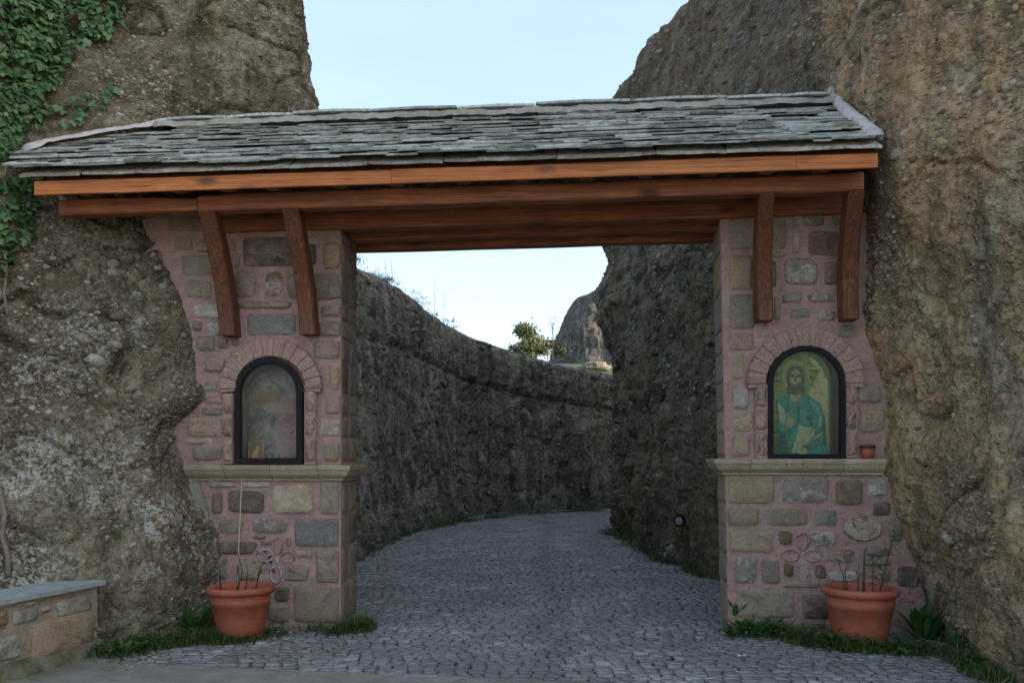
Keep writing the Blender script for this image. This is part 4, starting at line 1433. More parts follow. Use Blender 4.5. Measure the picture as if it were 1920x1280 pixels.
def cross_ornament(root, ub, zf_s, x0, y0, ovals, bar=None, white=()):
    for i, (x, y, rx, ry) in enumerate(ovals):
        mb = MB()
        cu, cz = pu(x0 + x / zf_s, y0 + y / zf_s, -0.005)
        ku = 7.9 / FPX / zf_s
        pts = []
        for k in range(17):
            a = 2 * math.pi * k / 16
            pts.append((cu - ub + rx * ku * math.cos(a), -0.006, cz + ry * ku * math.sin(a)))
        mb.tube(pts, 0.010, 6, cap=False)
        o = mb.obj("petal_ring", M_WHITE if i in white else M_MORTAR, root, True)
        if i in white:
            o["label"] = "petal ring of the mortar cross smeared with white paint"
    if bar:
        x, y, hh = bar
        mb = MB()
        a = pu(x0 + x / zf_s, y0 + (y - hh) / zf_s, -0.005)
        b = pu(x0 + x / zf_s, y0 + (y + hh) / zf_s, -0.005)
        mb.tube([(a[0] - ub, -0.004, a[1]), (b[0] - ub, -0.004, b[1])], 0.014, 6)
        mb.obj("cross_bar", M_WHITE, root, True)


def inner_rows_for(z_list, kinds):
    return [(z_list[i], z_list[i + 1], kinds[i % len(kinds)]) for i in range(len(z_list) - 1)]


def ud0(px): return pu(px, 400, 0)[0]


# --- left pier
uin_l = pu(639, 800, 0)[0]
zl_top = 3.70 + 0.013 * uin_l
ul0 = pu(255, 800, 0)[0]
ust = ud0(396)
out_l = [(ul0, -0.1), (uin_l, -0.1), (uin_l, zl_top), (ust, zl_top - .045), (ust, 3.865), (ul0, 3.86)]
hc, hzs = pu(504, 733, 0)
hz0 = pu(504, 868, 0)[1]
kp = 7.95 / FPX
hole_l = arch(hc, hzs, 58 * kp, 52 * kp, hz0 + 0.015)
ac, acz = pu(506, 726, -0.06)
led_z = pu(500, 872, -0.11)[1] + 0.0
le = [pu(x, 880, -0.1)[0] for x in (345, 419, 506, 596)]
ji = [((le[0], le[1] - .002), False), ((le[1] + .002, le[2] - .002), False), ((le[2] + .002, le[3] - .002), False), ((le[3] + .002, uin_l), True)]
zq = [zl_top - 0.02] + [pu(640, y, 0)[1] for y in (450, 506, 564, 600, 634, 678, 738, 778, 820, 866)]
kin = [('olive', 'brown'), ('travtan', 'grey'), ('grey', 'olive'), ('olive', 'grey'), ('olive',), ('grey', 'greywhite'), ('brown', 'grey'), ('grey', 'olive'), ('tan', 'grey'), ('grey', 'olive')]
zq2 = [pu(640, y, 0)[1] for y in (900, 964, 1026, 1094, 1168)]
rows_l = inner_rows_for(zq, kin) + inner_rows_for(zq2, [('grey', 'tan'), ('grey', 'dark'), ('olive', 'grey'), ('tan', 'olive')])
pier_l, ubl = pier("left stone pier with pink mortar and a dim glazed niche", out_l, hole_l, STONES_L, JAMB_L,
                   (ac, acz, 99 * kp * .985, 93 * kp * .985, 66 * kp, 58 * kp), 1, rows_l, None, led_z, ji, lambda z: uin_l)
cross_ornament(pier_l, ubl, 3.764, 370, 880, [(565, 535, 37, 57), (483, 605, 52, 43), (640, 617, 45, 38), (555, 738, 40, 58)], (563, 650, 28), (1, 3))

# --- right pier
def uin_r(z):
    ya = pu(1351, 408, 0); yb = pu(1366, 1172, 0)
    t = (z - yb[1]) / (ya[1] - yb[1])
    return yb[0] + t * (ya[0] - yb[0])


zr_top = 3.70 + 0.013 * uin_r(3.7)
ur1 = pu(1760, 800, 0)[0]
out_r = [(uin_r(-.1), -0.1), (ur1, -0.1), (ur1, zr_top + 0.03), (uin_r(zr_top), zr_top)]
hc2, hzs2 = pu(1512, 716, 0)
hz02 = pu(1512, 858, 0)[1]
kr = 7.72 / FPX
hole_r = arch(hc2, hzs2, 64 * kr, 60 * kr, hz02 + 0.015)
ac2, acz2 = pu(1511, 716, -0.06)
led_zr = pu(1500, 860, -0.11)[1]
lr = [pu(x, 870, -0.1)[0] for x in (1408, 1505, 1583, 1662)]
ji2 = [((uin_r(led_zr), lr[0] - .002), True), ((lr[0] + .002, lr[1] - .002), False), ((lr[1] + .002, lr[2] - .002), False), ((lr[2] + .002, lr[3]), False)]
zq = [zr_top - 0.02] + [pu(1355, y, 0)[1] for y in (470, 545, 618, 660, 716, 768, 812, 856)]
kin2 = [('tan',), ('ochre',), ('grey',), ('pink',), ('tan',), ('grey',), ('travtan',), ('tan',)]
zq2 = [pu(1362, y, 0)[1] for y in (888, 946, 988, 1040, 1096, 1168)]
rows_r = inner_rows_for(zq, kin2) + inner_rows_for(zq2, [('tan',), ('tan',), ('olive',), ('grey',), ('olive',)])
pier_r, ubr = pier("right stone pier with pink mortar framing a green icon niche", out_r, hole_r, STONES_R, JAMB_R,
                   (ac2, acz2, 108 * kr * .985, 104 * kr * .985, 72 * kr, 67 * kr), -1, rows_r, None, led_zr, ji2, uin_r, 0.038)
cross_ornament(pier_r, ubr, 3.657, 1340, 870, [(605, 525, 40, 57), (520, 622, 58, 38), (675, 625, 58, 38), (605, 738, 36, 57)])


def oval_plaque():
    x0, y0, x1, y1 = Z7((888, 350, 1146, 526))
    u0, zt = pu(x0, y0, -0.02)
    u1, zb_ = pu(x1, y1, -0.02)
    rx, rz = (u1 - u0) / 2, (zt - zb_) / 2
    mb = MB()
    v = []
    n = 24
    for s_, d_ in ((1.0, 0.02), (1.0, -0.022), (0.93, -0.03), (0.86, -0.024), (0.0, -0.026)):
        for k in range(n):
            a = 2 * math.pi * k / n
            v.append((s_ * rx * math.cos(a), d_, s_ * rz * math.sin(a)))
    f = [(r * n + k, r * n + (k + 1) % n, (r + 1) * n + (k + 1) % n, (r + 1) * n + k) for r in range(4) for k in range(n)]
    mb.add(v, f)
    m = stone_mat("oval_plaque", (0.40, 0.34, 0.25), (0.50, 0.44, 0.34), spots=(0.10, 0.085, 0.055), scale=10)
    o = mb.obj("oval_stone", m, pier_r)
    o.location = ((u0 + u1) / 2 - ubr, 0, (zt + zb_) / 2)
    o["label"] = "cream oval stone with dark worn patches"


oval_plaque()
# rough grey cement filling between the rock and the left pier's foot
def cement_fill():
    poly = [(345, 885), (372, 905), (386, 950), (398, 1000), (392, 1050), (399, 1100), (399, 1180), (340, 1180), (330, 1100), (335, 1000), (330, 900)]
    v, f = [], []
    c = pu(365, 1010, -0.03)
    for x, y in poly:
        u, z = pu(x, y, -0.03)
        v.append((u - ubl, 0.05, z))
    for x, y in poly:
        u, z = pu(x, y, -0.05)
        v.append((u - ubl, -0.03 - 0.02 * RND.random(), z))
    for x, y in poly:
        u, z = pu(x, y, -0.05)
        v.append((u - ubl + (c[0] - u) * 0.3, -0.06 - 0.03 * RND.random(), z + (c[1] - z) * 0.25))
    v.append((c[0] - ubl, -0.10, c[1]))
    n = len(poly)
    for r in range(2):
        for k in range(n):
            f.append((r * n + k, r * n + (k + 1) % n, (r + 1) * n + (k + 1) % n, (r + 1) * n + k))
    f += [(2 * n + k, 2 * n + (k + 1) % n, 3 * n) for k in range(n)]
    mb = MB()
    mb.add(v, f)
    mb.obj("cement_fill", M_CEMENT, pier_l, True)


cement_fill()


# ------------------------------------------------------------------ niche windows and icons
def arch_frame(name, label, cat, root_u, oc, sz, rx, rz, zb, t, d0, d1, pane_d):
    root = thing(name, G(root_u, 0, zb), label, cat, -YAW)
    L = lambda u, d, z: (u - root_u, d, z - zb)
    o_ = arch(oc, sz, rx, rz, zb, 22)
    i_ = arch(oc, sz, rx - t, rz - t, zb + t * .8, 22)
    n = len(o_)
    mb = MB()
    v = [L(u, d1, z) for u, z in o_] + [L(u, d0, z) for u, z in o_] + [L(u, d0, z) for u, z in i_] + [L(u, d1, z) for u, z in i_]
    f = []
    for k in range(n):
        j = (k + 1) % n
        for r in range(4):
            a, b = r * n, ((r + 1) % 4) * n
            f.append((a + k, a + j, b + j, b + k))
    mb.add(v, f)
    # inner bead, one step back
    i2 = arch(oc, sz, rx - t - .009, rz - t - .009, zb + t * .8 + .009, 22)
    v = [L(u, d0 + .012, z) for u, z in i_] + [L(u, d0 + .012, z) for u, z in i2] + [L(u, d1, z) for u, z in i2]
    f = [(r * n + k, r * n + (k + 1) % n, (r + 1) * n + (k + 1) % n, (r + 1) * n + k) for r in range(2) for k in range(n)]
    mb.add(v, f)
    mb.obj("frame", M_BLACK, root)
    mb = MB()
    g = arch(oc, sz, rx - t * .8, rz - t * .8, zb + t * .6, 22)
    mb.add([L(u, pane_d, z) for u, z in g] + [L(u, pane_d + .004, z) for u, z in g],
           [tuple(range(n)), tuple(range(2 * n - 1, n - 1, -1))] + [(k, (k + 1) % n, n + (k + 1) % n, n + k) for k in range(n)])
    mb.obj("pane", M_GLASS, root)
    # crumbs of putty and moss round the frame
    mb = MB()
    rs = random.Random(int(root_u * 100))
    for k in range(70):
        i = rs.randrange(2, n) if rs.random() < .75 else rs.choice((0, 1))
        p, q = o_[i], o_[(i + 1) % n]
        t_ = rs.random()
        if abs(p[1] - q[1]) < 1e-4 and p[1] < sz: continue
        u, z = p[0] + (q[0] - p[0]) * t_, p[1] + (q[1] - p[1]) * t_
        s_ = rs.uniform(.004, .010)
        vv = [L(u + s_ * x, d0 + s_ * y * .6, z + s_ * w_) for x, y, w_ in ((1, 0, 0), (-1, 0, 0), (0, 1, 0), (0, -1, 0), (0, 0, 1), (0, 0, -1))]
        mb.add(vv, [(0, 2, 4), (2, 1, 4), (1, 3, 4), (3, 0, 4), (2, 0, 5), (1, 2, 5), (3, 1, 5), (0, 3, 5)])
    o = mb.obj("putty_crumbs", plain_noise("putty", (0.03, 0.024, 0.02), (0.07, 0.055, 0.045), 60), root)
    o["kind"] = "stuff"
    return root, L


kf = 7.92 / FPX
fc, fz = pu(503.3, 737, -0.045)
fb = pu(503, 868.5, -0.045)[1]
win_l, LW = arch_frame("niche_window", "black arched window frame in the left pier over a faded dim fresco", "window", fc, fc, fz, 65 * kf, 67 * kf, fb, 10.5 * kf, -0.055, -0.005, -0.035)
kf2 = 7.70 / FPX
fc2, fz2 = pu(1512, 718, -0.045)
fb2 = pu(1512, 859.5, -0.045)[1]
win_r, LR = arch_frame("niche_window", "black arched window frame in the right pier over the green icon", "window", fc2, fc2, fz2, 70.5 * kf2, 70 * kf2, fb2, 8.5 * kf2, -0.055, -0.005, -0.035)


# faded painting at the back of the left niche
def fresco():
    m = Mat("faded_fresco", 0.85, 0.2)
    v = m.co()
    f = m.noise(5.5, 6, 0.65, vec=v, dist=0.6)
    base = m.ramp(f, [(0.36, (0.085, 0.078, 0.066)), (0.48, (0.245, 0.21, 0.18)), (0.60, (0.37, 0.31, 0.275))])
    sep = m.n("ShaderNodeSeparateXYZ")
    m.t.links.new(v, sep.inputs[0])
    x, z = sep.outputs[0], sep.outputs[2]
    rob = m.math('MULTIPLY', m.ramp(m.math('ADD', x, m.math('MULTIPLY', f, .08)), [(-0.02, 0.0), (0.05, 1.0)]), m.ramp(m.math('ADD', z, m.math('MULTIPLY', f, .1)), [(0.60, 1.0), (0.72, 0.0)]))
    col = m.mix(m.math('MULTIPLY', rob, .8), base, m.ramp(f, [(0.36, (0.26, 0.13, 0.13)), (0.6, (0.44, 0.27, 0.27))]))
    sp = m.ramp(m.noise(9, 4, .7, vec=v), [(0.58, 0.0), (0.66, .8)])
    band = m.math('MULTIPLY', m.ramp(z, [(0.54, 0.0), (0.60, 1.0), (0.68, 1.0), (0.74, 0.0)]), .6)
    col = m.mix(m.math('MULTIPLY', band, m.ramp(m.noise(4, 4, .6, vec=v), [(.42, 0.), (.55, 1.6)])), col, (0.30, 0.15, 0.06))
    col = m.mix(sp, col, (0.10, 0.105, 0.09))
    m.done(col, m.bump(f, .3, .01))
    g = arch(fc, fz, 57 * kf, 51 * kf, fb + .03, 20)
    n = len(g)
    mb = MB()
    mb.add([LW(u, 0.225, z) for u, z in g] + [LW(u, 0.236, z) for u, z in g], [tuple(range(n)), tuple(range(2 * n - 1, n - 1, -1))] + [(k, (k + 1) % n, n + (k + 1) % n, n + k) for k in range(n)])
    root = thing("fresco", G(fc, 0.22, fb), "faded mauve and grey painting at the back of the left niche", "painting", -YAW)
    o = mb.obj("painted_plaster", m.m, root)
    o.location = (0, -0.22, 0)
    return root


fresco()


def small_icon():
    u, z0 = pu(478, 858, 0.08)
    root = thing("small_icon", G(u, 0.10, fb + .03), "small brown icon card leaning inside the dim left niche", "icon", -YAW)
    brown = plain_noise("icon_brown", (0.20, 0.105, 0.06), (0.30, 0.17, 0.10), 25, 0.6)
    gold = plain_noise("icon_gold", (0.42, 0.27, 0.12), (0.5, 0.34, 0.16), 25, 0.6)
    w_, h_ = .066, .175
    mb = MB(); mb.box((-w_, 0, 0), (w_, .012, h_)); mb.obj("panel", brown, root)
    mb = MB(); mb.box((-w_ - .007, -.006, 0), (-w_, .012, h_)); mb.obj("edge_strip", M_WHITE, root)
    mb = MB(); mb.box((w_, -.006, 0), (w_ + .007, .012, h_)); mb.obj("edge_strip", M_WHITE, root)
    mb = MB()
    for cx, cz, rx, rz in ((0, .07, .028, .034), (-.012, .035, .03, .02), (.012, .115, .02, .02)):
        mb.add([(cx + rx * math.cos(6.283 * k / 12), -.003, cz + rz * math.sin(6.283 * k / 12)) for k in range(12)] + [(cx + rx * math.cos(6.283 * k / 12), 0.001, cz + rz * math.sin(6.283 * k / 12)) for k in range(12)],
               [tuple(range(12))] + [(k, (k + 1) % 12, 12 + (k + 1) % 12, 12 + k) for k in range(12)])
    mb.obj("painted_figure", gold, root)
    root.rotation_euler = (math.radians(-8), 0, -YAW)
    u2, z2 = pu(518, 860, 0.08)
    g = thing("votive_glass", G(u2, 0.09, fb + .03), "small clear glass holder beside the icon card in the left niche", "candle holder")
    mb = MB()
    mb.lathe([(0, 0), (.024, 0), (.028, .06), (.024, .06), (.02, .008), (0, .008)], 14)
    mb.obj("cup", M_LAMPGLASS, g, True)
    mb = MB()
    mb.lathe([(0, .008), (.019, .008), (.021, .045), (0, .046)], 12)
    mb.obj("wax", plain_noise("wax", (0.38, 0.36, 0.18), (0.45, 0.42, 0.22), 20, 0.5), g, True)


small_icon()


def icon_panel():
    """Generic painted panel: haloed robed figure with an open book, faded to green and gold."""
    def pm(name, c1, c2, sc=14):
        m = Mat(name, 0.75, 0.25)
        f = m.noise(sc, 5, 0.7)
        sc2 = m.noise(9, 3, 0.6, vec=m.co((1, 1, 9)))
        col = m.ramp(f, [(0.36, c1), (0.64, c2)])
        col = m.mix(m.ramp(sc2, [(0.54, 0.0), (0.64, 0.5)]), col, (0.26, 0.28, 0.13))
        col = m.mix(m.ramp(m.noise(22, 5, 0.75), [(0.38, 0.55), (0.5, 0.0)]), col, (0.03, 0.07, 0.03))
        return m.done(col)
    mats = [pm("icon_gold_green", (0.11, 0.17, 0.03), (0.22, 0.25, 0.06)), pm("icon_yellow", (0.38, 0.32, 0.12), (0.46, 0.39, 0.17)),
            pm("icon_dark_green", (0.05, 0.10, 0.03), (0.09, 0.15, 0.05)), pm("icon_halo", (0.12, 0.17, 0.045), (0.19, 0.23, 0.07)),
            pm("icon_hair", (0.035, 0.05, 0.018), (0.065, 0.08, 0.028)), pm("icon_skin", (0.24, 0.235, 0.10), (0.33, 0.30, 0.15)),
            pm("icon_teal", (0.006, 0.15, 0.115), (0.014, 0.25, 0.19), 10), pm("icon_teal_dark", (0.012, 0.07, 0.06), (0.02, 0.10, 0.085)),
            pm("icon_book", (0.27, 0.30, 0.17), (0.37, 0.38, 0.235)), pm("icon_teal_light", (0.06, 0.22, 0.16), (0.09, 0.27, 0.20)), pm("icon_red", (0.34, 0.16, 0.08), (0.4, 0.2, 0.1))]
    zx = lambda p: pu(1440 + p[0] / 5.567, 640 + p[1] / 5.567, 0.02)
    c = zx((360, 1180))
    root = thing("icon_panel", G(c[0], 0.02, c[1]), "green and gold icon of a haloed robed figure behind glass", "icon", -YAW)
    layer = [0]

    def poly(name, pts, mi, lab=None):
        layer[0] += 1
        q = [zx(p) for p in pts]
        d_ = 0.0 - 0.0007 * layer[0]
        mb = MB()
        n = len(q)
        mb.add([(u - c[0], d_, z - c[1]) for u, z in q] + [(u - c[0], 0.004, z - c[1]) for u, z in q], [tuple(range(n))] + [(k, (k + 1) % n, n + (k + 1) % n, n + k) for k in range(n)])
        return mb
    def ell(cx, cy, rx, ry, a0=0, a1=360, n=24):
        return [(cx + rx * math.cos(math.radians(a0 + (a1 - a0) * k / n)), cy - ry * math.sin(math.radians(a0 + (a1 - a0) * k / n))) for k in range(n + (0 if a1 - a0 == 360 else 1))]
    board = [(60, 1188), (650, 1188)] + [(355 + 295 * math.cos(math.radians(a)), 420 - 325 * math.sin(math.radians(a))) for a in range(0, 181, 9)]
    mb = poly("board", board, 0)
    mb.obj("board", mats[0], root)
    parts = [
        ("gold_ground", [([(420, 560), (480, 430), (560, 280), (610, 330), (640, 450), (645, 1185), (615, 1185), (600, 820), (540, 640)], 1), ([(420, 270), (540, 275), (540, 290), (420, 285)], 1), ([(410, 130), (520, 170), (580, 260), (560, 290), (470, 250)], 1)]),
        ("green_border", [(ell(355, 420, 285, 318, 10, 75, 14) + ell(355, 420, 240, 272, 75, 10, 14), 2), ([(625, 380), (650, 380), (650, 1185), (632, 1185)], 2), (ell(280, 150, 60, 32), 2), ([(80, 330), (150, 330), (150, 350), (80, 350)], 2), ([(80, 400), (140, 405), (140, 425), (80, 420)], 2), ([(430, 295), (520, 300), (520, 320), (430, 315)], 2), ([(420, 360), (490, 370), (470, 395), (420, 385)], 2)]),
        ("halo", [(ell(292, 365, 135, 160), 1), (ell(292, 365, 128, 152), 3)]),
        ("hair", [(ell(285, 380, 95, 132), 4), ([(205, 440), (195, 540), (260, 560), (300, 470)], 4), ([(365, 440), (385, 540), (320, 560), (280, 470)], 4)]),
        ("neck", [([(225, 540), (335, 540), (345, 600), (290, 640), (230, 610)], 5)]),
        ("face", [(ell(283, 385, 60, 92), 5), (ell(280, 470, 52, 50, 180, 360, 12), 4), ([(222, 350), (274, 344), (274, 372), (222, 378)], 4), ([(293, 344), (340, 350), (340, 378), (293, 372)], 4), ([(208, 470), (240, 430), (283, 470), (325, 430), (355, 470), (330, 545), (285, 570), (235, 545)], 4), ([(278, 365), (290, 365), (294, 415), (272, 415)], 4), (ell(283, 448, 24, 7), 10)]),
        ("robe", [([(90, 622), (190, 545), (238, 618), (290, 645), (345, 612), (352, 540), (430, 570), (540, 650), (592, 800), (610, 1000), (620, 1182), (82, 1182), (82, 880), (110, 740)], 6)]),
        ("robe_folds", [([(300, 660), (330, 655), (320, 860), (300, 870)], 7), ([(200, 640), (220, 650), (205, 750), (185, 740)], 7), ([(430, 600), (520, 680), (560, 800), (540, 820), (490, 700), (420, 640)], 9), ([(560, 820), (590, 880), (600, 1100), (570, 1080)], 7), ([(360, 700), (380, 700), (390, 860), (370, 870)], 9), ([(400, 780), (440, 760), (470, 880), (440, 890)], 7), ([(530, 780), (550, 790), (540, 900), (525, 890)], 1), ([(90, 900), (170, 980), (230, 1180), (90, 1180)], 7), ([(230, 960), (262, 990), (240, 1080), (215, 1040)], 9)]),
        ("sleeve", [([(92, 640), (150, 690), (178, 790), (170, 860), (125, 850), (105, 760)], 8)]),
        ("raised_hand", [([(180, 870), (200, 790), (195, 750), (212, 750), (222, 790), (232, 748), (246, 752), (244, 800), (268, 815), (250, 880), (220, 905), (165, 940)], 5)]),
        ("book", [([(310, 875), (480, 912), (468, 1000), (350, 1088), (262, 1175), (240, 1150), (285, 1000)], 8), (ell(455, 930, 12, 14), 10), (ell(288, 1025, 12, 16), 10), ([(330, 905), (450, 932), (449, 940), (329, 913)], 5), ([(322, 945), (440, 972), (439, 980), (321, 953)], 5), ([(312, 990), (410, 1012), (408, 1020), (311, 998)], 5)]),
        ("lower_hand", [([(370, 1065), (470, 1000), (545, 950), (552, 970), (500, 1010), (420, 1070), (380, 1090)], 5), (ell(340, 1140, 60, 40), 8)]),
    ]
    for nm, items in parts:
        mb = MB()
        used = []
        for pts, mi in items:
            p = poly(nm, pts, mi)
            if mi not in used:
                used.append(mi)
            mb.add(p.v, p.f, used.index(mi))
        mb.obj(nm, [mats[i] for i in used], root)


icon_panel()


# ------------------------------------------------------------------ the timber and slate roof
TILT = 0.013
roof = thing("gateway_roof", G(0, 0.3, 3.7), "timber roof with rough grey slates spanning both piers", "roof", -YAW)
RO = Vector((0, 0.3, 3.7))


def rl(u, d, z):
    return (u - RO.x, d - RO.y, z + TILT * u - RO.z)


def beam(name, u0, u1, d0, d1, z0, z1, mat, wob=0.004, ch=0.012, step=0.35, wane=0.0):
    n = max(2, int((u1 - u0) / step))
    v, f = [], []
    for i in range(n + 1):
        u = u0 + (u1 - u0) * i / n
        a = [RND.uniform(-wob, wob) for _ in range(4)]
        wz = wane * abs(math.sin(u * 1.9 + z0)) * RND.random()
        for dd, zz in ((d0 + ch, z0), (d1 - ch, z0), (d1, z0 + ch), (d1, z1 - ch), (d1 - ch, z1), (d0 + ch, z1 - wz), (d0, z1 - ch - wz), (d0, z0 + ch)):
            v.append(Vector(rl(u, dd + a[0] * .7, zz + a[1] + (a[2] if zz > (z0 + z1) / 2 else 0))))
    for i in range(n):
        for k in range(8):
            f.append((i * 8 + k, i * 8 + (k + 1) % 8, (i + 1) * 8 + (k + 1) % 8, (i + 1) * 8 + k))
    f.append(tuple(range(8)))
    f.append(tuple(n * 8 + k for k in range(8)))
    ctr = sum(v, Vector()) / len(v)
    me = pymesh(name, [p - ctr for p in v], f)
    fix_normals(me)
    o = link(name, me, mat, roof)
    o.location = ctr
    return o


def ud(px, d): return pu(px, 400, d)[0]


# wall plate in front, in two lengths with a scarf joint
PZ0, PZ1 = 3.742, 3.893
us = ud(377, -0.5)
beam("wall_plate", ud(120, -.5), us - .003, -.575, -.435, PZ0 + .006, PZ1 - .004, W_BEAM, wane=0.03)
beam("wall_plate", us + .003, ud(1614, -.5), -.575, -.435, PZ0, PZ1, W_BEAM, wane=0.012)
beam("wall_plate", ud(300, 1.1), ud(1560, 1.1), 1.10, 1.24, 3.86, 4.0, W_BEAM)
# lintel beams over the opening
for d0, d1, a, b in ((-.055, .09, 398, 1592), (.32, .45, 560, 1500), (.64, .79, 560, 1500)):
    beam("lintel_beam", ud(a, d0), ud(b, d0), d0, d1, 3.70 - .045 * (d0 > 0.2) * d0, 3.872, W_BEAM, wob=.005)
# rafters
ru0, ru1 = ud(150, -.6), ud(1600, -.6)
for px in (165, 340, 430, 515, 640, 745, 870, 980, 1100, 1210, 1330, 1435, 1540):
    u = ud(px, -.62)
    wdt = 0.055
    prof = [(-.765, 3.868), (-.765, 3.955), (.30, 4.705), (.30, 4.56), (-.40, 4.02), (-.58, 3.896)]
    v = [Vector(rl(u - wdt, d, z)) for d, z in prof] + [Vector(rl(u + wdt, d, z)) for d, z in prof]
    n = len(prof)
    ctr = sum(v, Vector()) / len(v)
    me = pymesh("rafter", [p - ctr for p in v], [tuple(range(n)), tuple(range(2 * n - 1, n - 1, -1))] + [(k, (k + 1) % n, n + (k + 1) % n, n + k) for k in range(n)])
    fix_normals(me)
    o = link("rafter", me, W_RAFT, roof)
    o.location = ctr
# boarding
UL0, UR0 = ud(18, -.85), ud(1652, -.85)      # eave ends
ULR, URR = pu(312, 215, .38)[0], pu(1562, 185, .38)[0]      # ridge ends


def deck():
    v = []
    for d, z, a, b in ((-.80, 3.962, UL0 + .32, UR0 - .05), (.36, 4.775, ULR - .1, URR + .05), (1.55, 3.94, ULR - .1, URR + .05)):
        v += [rl(a, d, z), rl(b, d, z), rl(b, d, z - .022), rl(a, d, z - .022)]
    f = []
    for i in range(2):
        for k in range(4):
            f.append((i * 4 + k, i * 4 + (k + 1) % 4, (i + 1) * 4 + (k + 1) % 4, (i + 1) * 4 + k))
    f += [(0, 1, 2, 3), (8, 9, 10, 11)]
    mb = MB()
    mb.add(v, f)
    mb.obj("roof_boarding", W_RAFT, roof)


deck()
# fascia in lengths
cuts = [66, 734, 1492, 1645]
for a, b in zip(cuts[:-1], cuts[1:]):
    beam("fascia", ud(a, -.8) + .0015, ud(b, -.8) - .0015, -.815, -.785, 3.852, 3.968, W_FASCIA, wob=.0025, ch=.004)


def slab(name, u, s, w_, ln, th, mat, lift=0.0, rot=0.0, tilt=0.0, base=None):
    """A split stone slate. s: distance up the slope of its lower edge."""
    ang = math.atan2(4.80 - 3.985, .36 + .87)
    ca, sa = math.cos(ang), math.sin(ang)
    n_top = []
    ring = []
    nn = 5
    for k in range(nn + 1):
        t = k / nn
        ring.append((-w_ / 2 + w_ * t, RND.uniform(-.012, .014) + (0.03 if k in (0, nn) and RND.random() < .45 else 0)))
    ring.append((w_ / 2 * RND.uniform(.9, 1), ln))
    ring.append((-w_ / 2 * RND.uniform(.9, 1), ln))
    m = len(ring)
    v = []
    for lvl in (0, 1):
        for k, (x, y) in enumerate(ring):
            h = lift + tilt * (1 - y / ln) + (th * RND.uniform(.8, 1.15) if lvl else RND.uniform(0, .004))
            if lvl and k < nn + 1:
                y = y + th * RND.uniform(0.05, .35)
            x2 = x * math.cos(rot) - y * math.sin(rot)
            y2 = x * math.sin(rot) + y * math.cos(rot)
            sd = s + y2
            v.append(Vector(rl(u + x2, -.87 + sd * ca - h * sa, 3.985 + sd * sa + h * ca)))
    f = [tuple(range(m)), tuple(range(2 * m - 1, m - 1, -1))] + [(k, (k + 1) % m, m + (k + 1) % m, m + k) for k in range(m)]
    ctr = sum(v, Vector()) / len(v)
    me = pymesh(name, [p - ctr for p in v], f, False, [0, 0] + [1 if k < nn else 0 for k in range(m)])
    fix_normals(me)
    o = link(name, me, mat, roof)
    o.location = ctr
    return o


def lerp(a, b, t): return a + (b - a) * t


SLOPE = math.hypot(1.23, .815)
# eave course of pale slabs, then eleven courses of slate
u = UL0 + .10
while u < UR0 - .02:
    w_ = min(RND.uniform(.45, .95), UR0 - u)
    slab("eave_slab", u + w_ / 2, 0.0, w_ - .004, .3, .022, [M_EAVESLAB, M_EAVESLAB])
    u += w_
NR = 13
ns = 0
for r in range(NR):
    s0 = 0.0 + r * 0.099 + (0.012 if r == 0 else 0)
    t = (s0 / SLOPE)
    a = float(np.interp(t, [0, .2, .36, .56, .74, .9, 1.0], [UL0 + .03, UL0 + .03, ud(45, -.45), ud(118, -.2), ud(212, .05), ud(285, .25), ULR])) - .10 * min(1, t * 4)
    b = lerp(UR0 + .0, URR + .04, t ** .7)
    u = a + RND.uniform(-.1, .05)
    while u < b - .06:
        w_ = RND.choice([RND.uniform(.15, .27), RND.uniform(.26, .44), RND.uniform(.38, .6)])
        if r > 7: w_ *= .8
        w_ = min(w_, b - u + .05)
        slab("slate", u + w_ / 2, s0 + RND.uniform(-.016, .016), w_ + .01, RND.uniform(.25, .34), RND.uniform(.009, .022), [M_SLATE, M_SLATEDGE],
             lift=.018 + RND.uniform(0, .010), rot=RND.uniform(-.03, .03), tilt=.048 + RND.uniform(-.008, .014))
        ns += 1
        u += w_
print("slates", ns)


def slab_bed(name, pts, wdt, hgt, mat, seed):
    """A lumpy mortar strip laid along pts (u, d, z)."""
    rs = random.Random(seed)
    dense = []
    for p, q in zip(pts[:-1], pts[1:]):
        k = max(2, int((Vector(q) - Vector(p)).length / .05))
        for i in range(k):
            dense.append(Vector(p).lerp(Vector(q), i / k))
    dense.append(Vector(pts[-1]))
    v, f = [], []
    n = 9
    for i, p in enumerate(dense):
        t = (dense[min(i + 1, len(dense) - 1)] - dense[max(0, i - 1)])
        t = Vector((t.x, t.y, 0)).normalized() if Vector((t.x, t.y, 0)).length > 1e-6 else Vector((1, 0, 0))
        nv = Vector((-t.y, t.x, 0))
        w2 = wdt * (1 + .06 * math.sin(i * .9 + seed) * math.sin(i * .37) + rs.uniform(-.05, .05))
        h2 = hgt * (1 + .06 * math.sin(i * .55 + 2 * seed) + rs.uniform(-.05, .05))
        for k in range(n):
            a = math.pi * k / (n - 1)
            q = p + nv * (w2 * math.cos(a)) + Vector((0, 0, h2 * math.sin(a) - .03)) + Vector((0, 0, rs.uniform(-.004, .004)))
            v.append(rl(q.x, q.y, q.z))
    for i in range(len(dense) - 1):
        for k in range(n - 1):
            f.append((i * n + k, i * n + k + 1, (i + 1) * n + k + 1, (i + 1) * n + k))
    f.append(tuple(range(n)))
    f.append(tuple((len(dense) - 1) * n + k for k in range(n)))
    mb = MB()
    mb.add(v, f)
    return mb.obj(name, mat, roof, True)


def on_slope(u, t, h=0.12):
    return (u, lerp(-.87, .36, t), lerp(3.985, 4.80, t) + h)


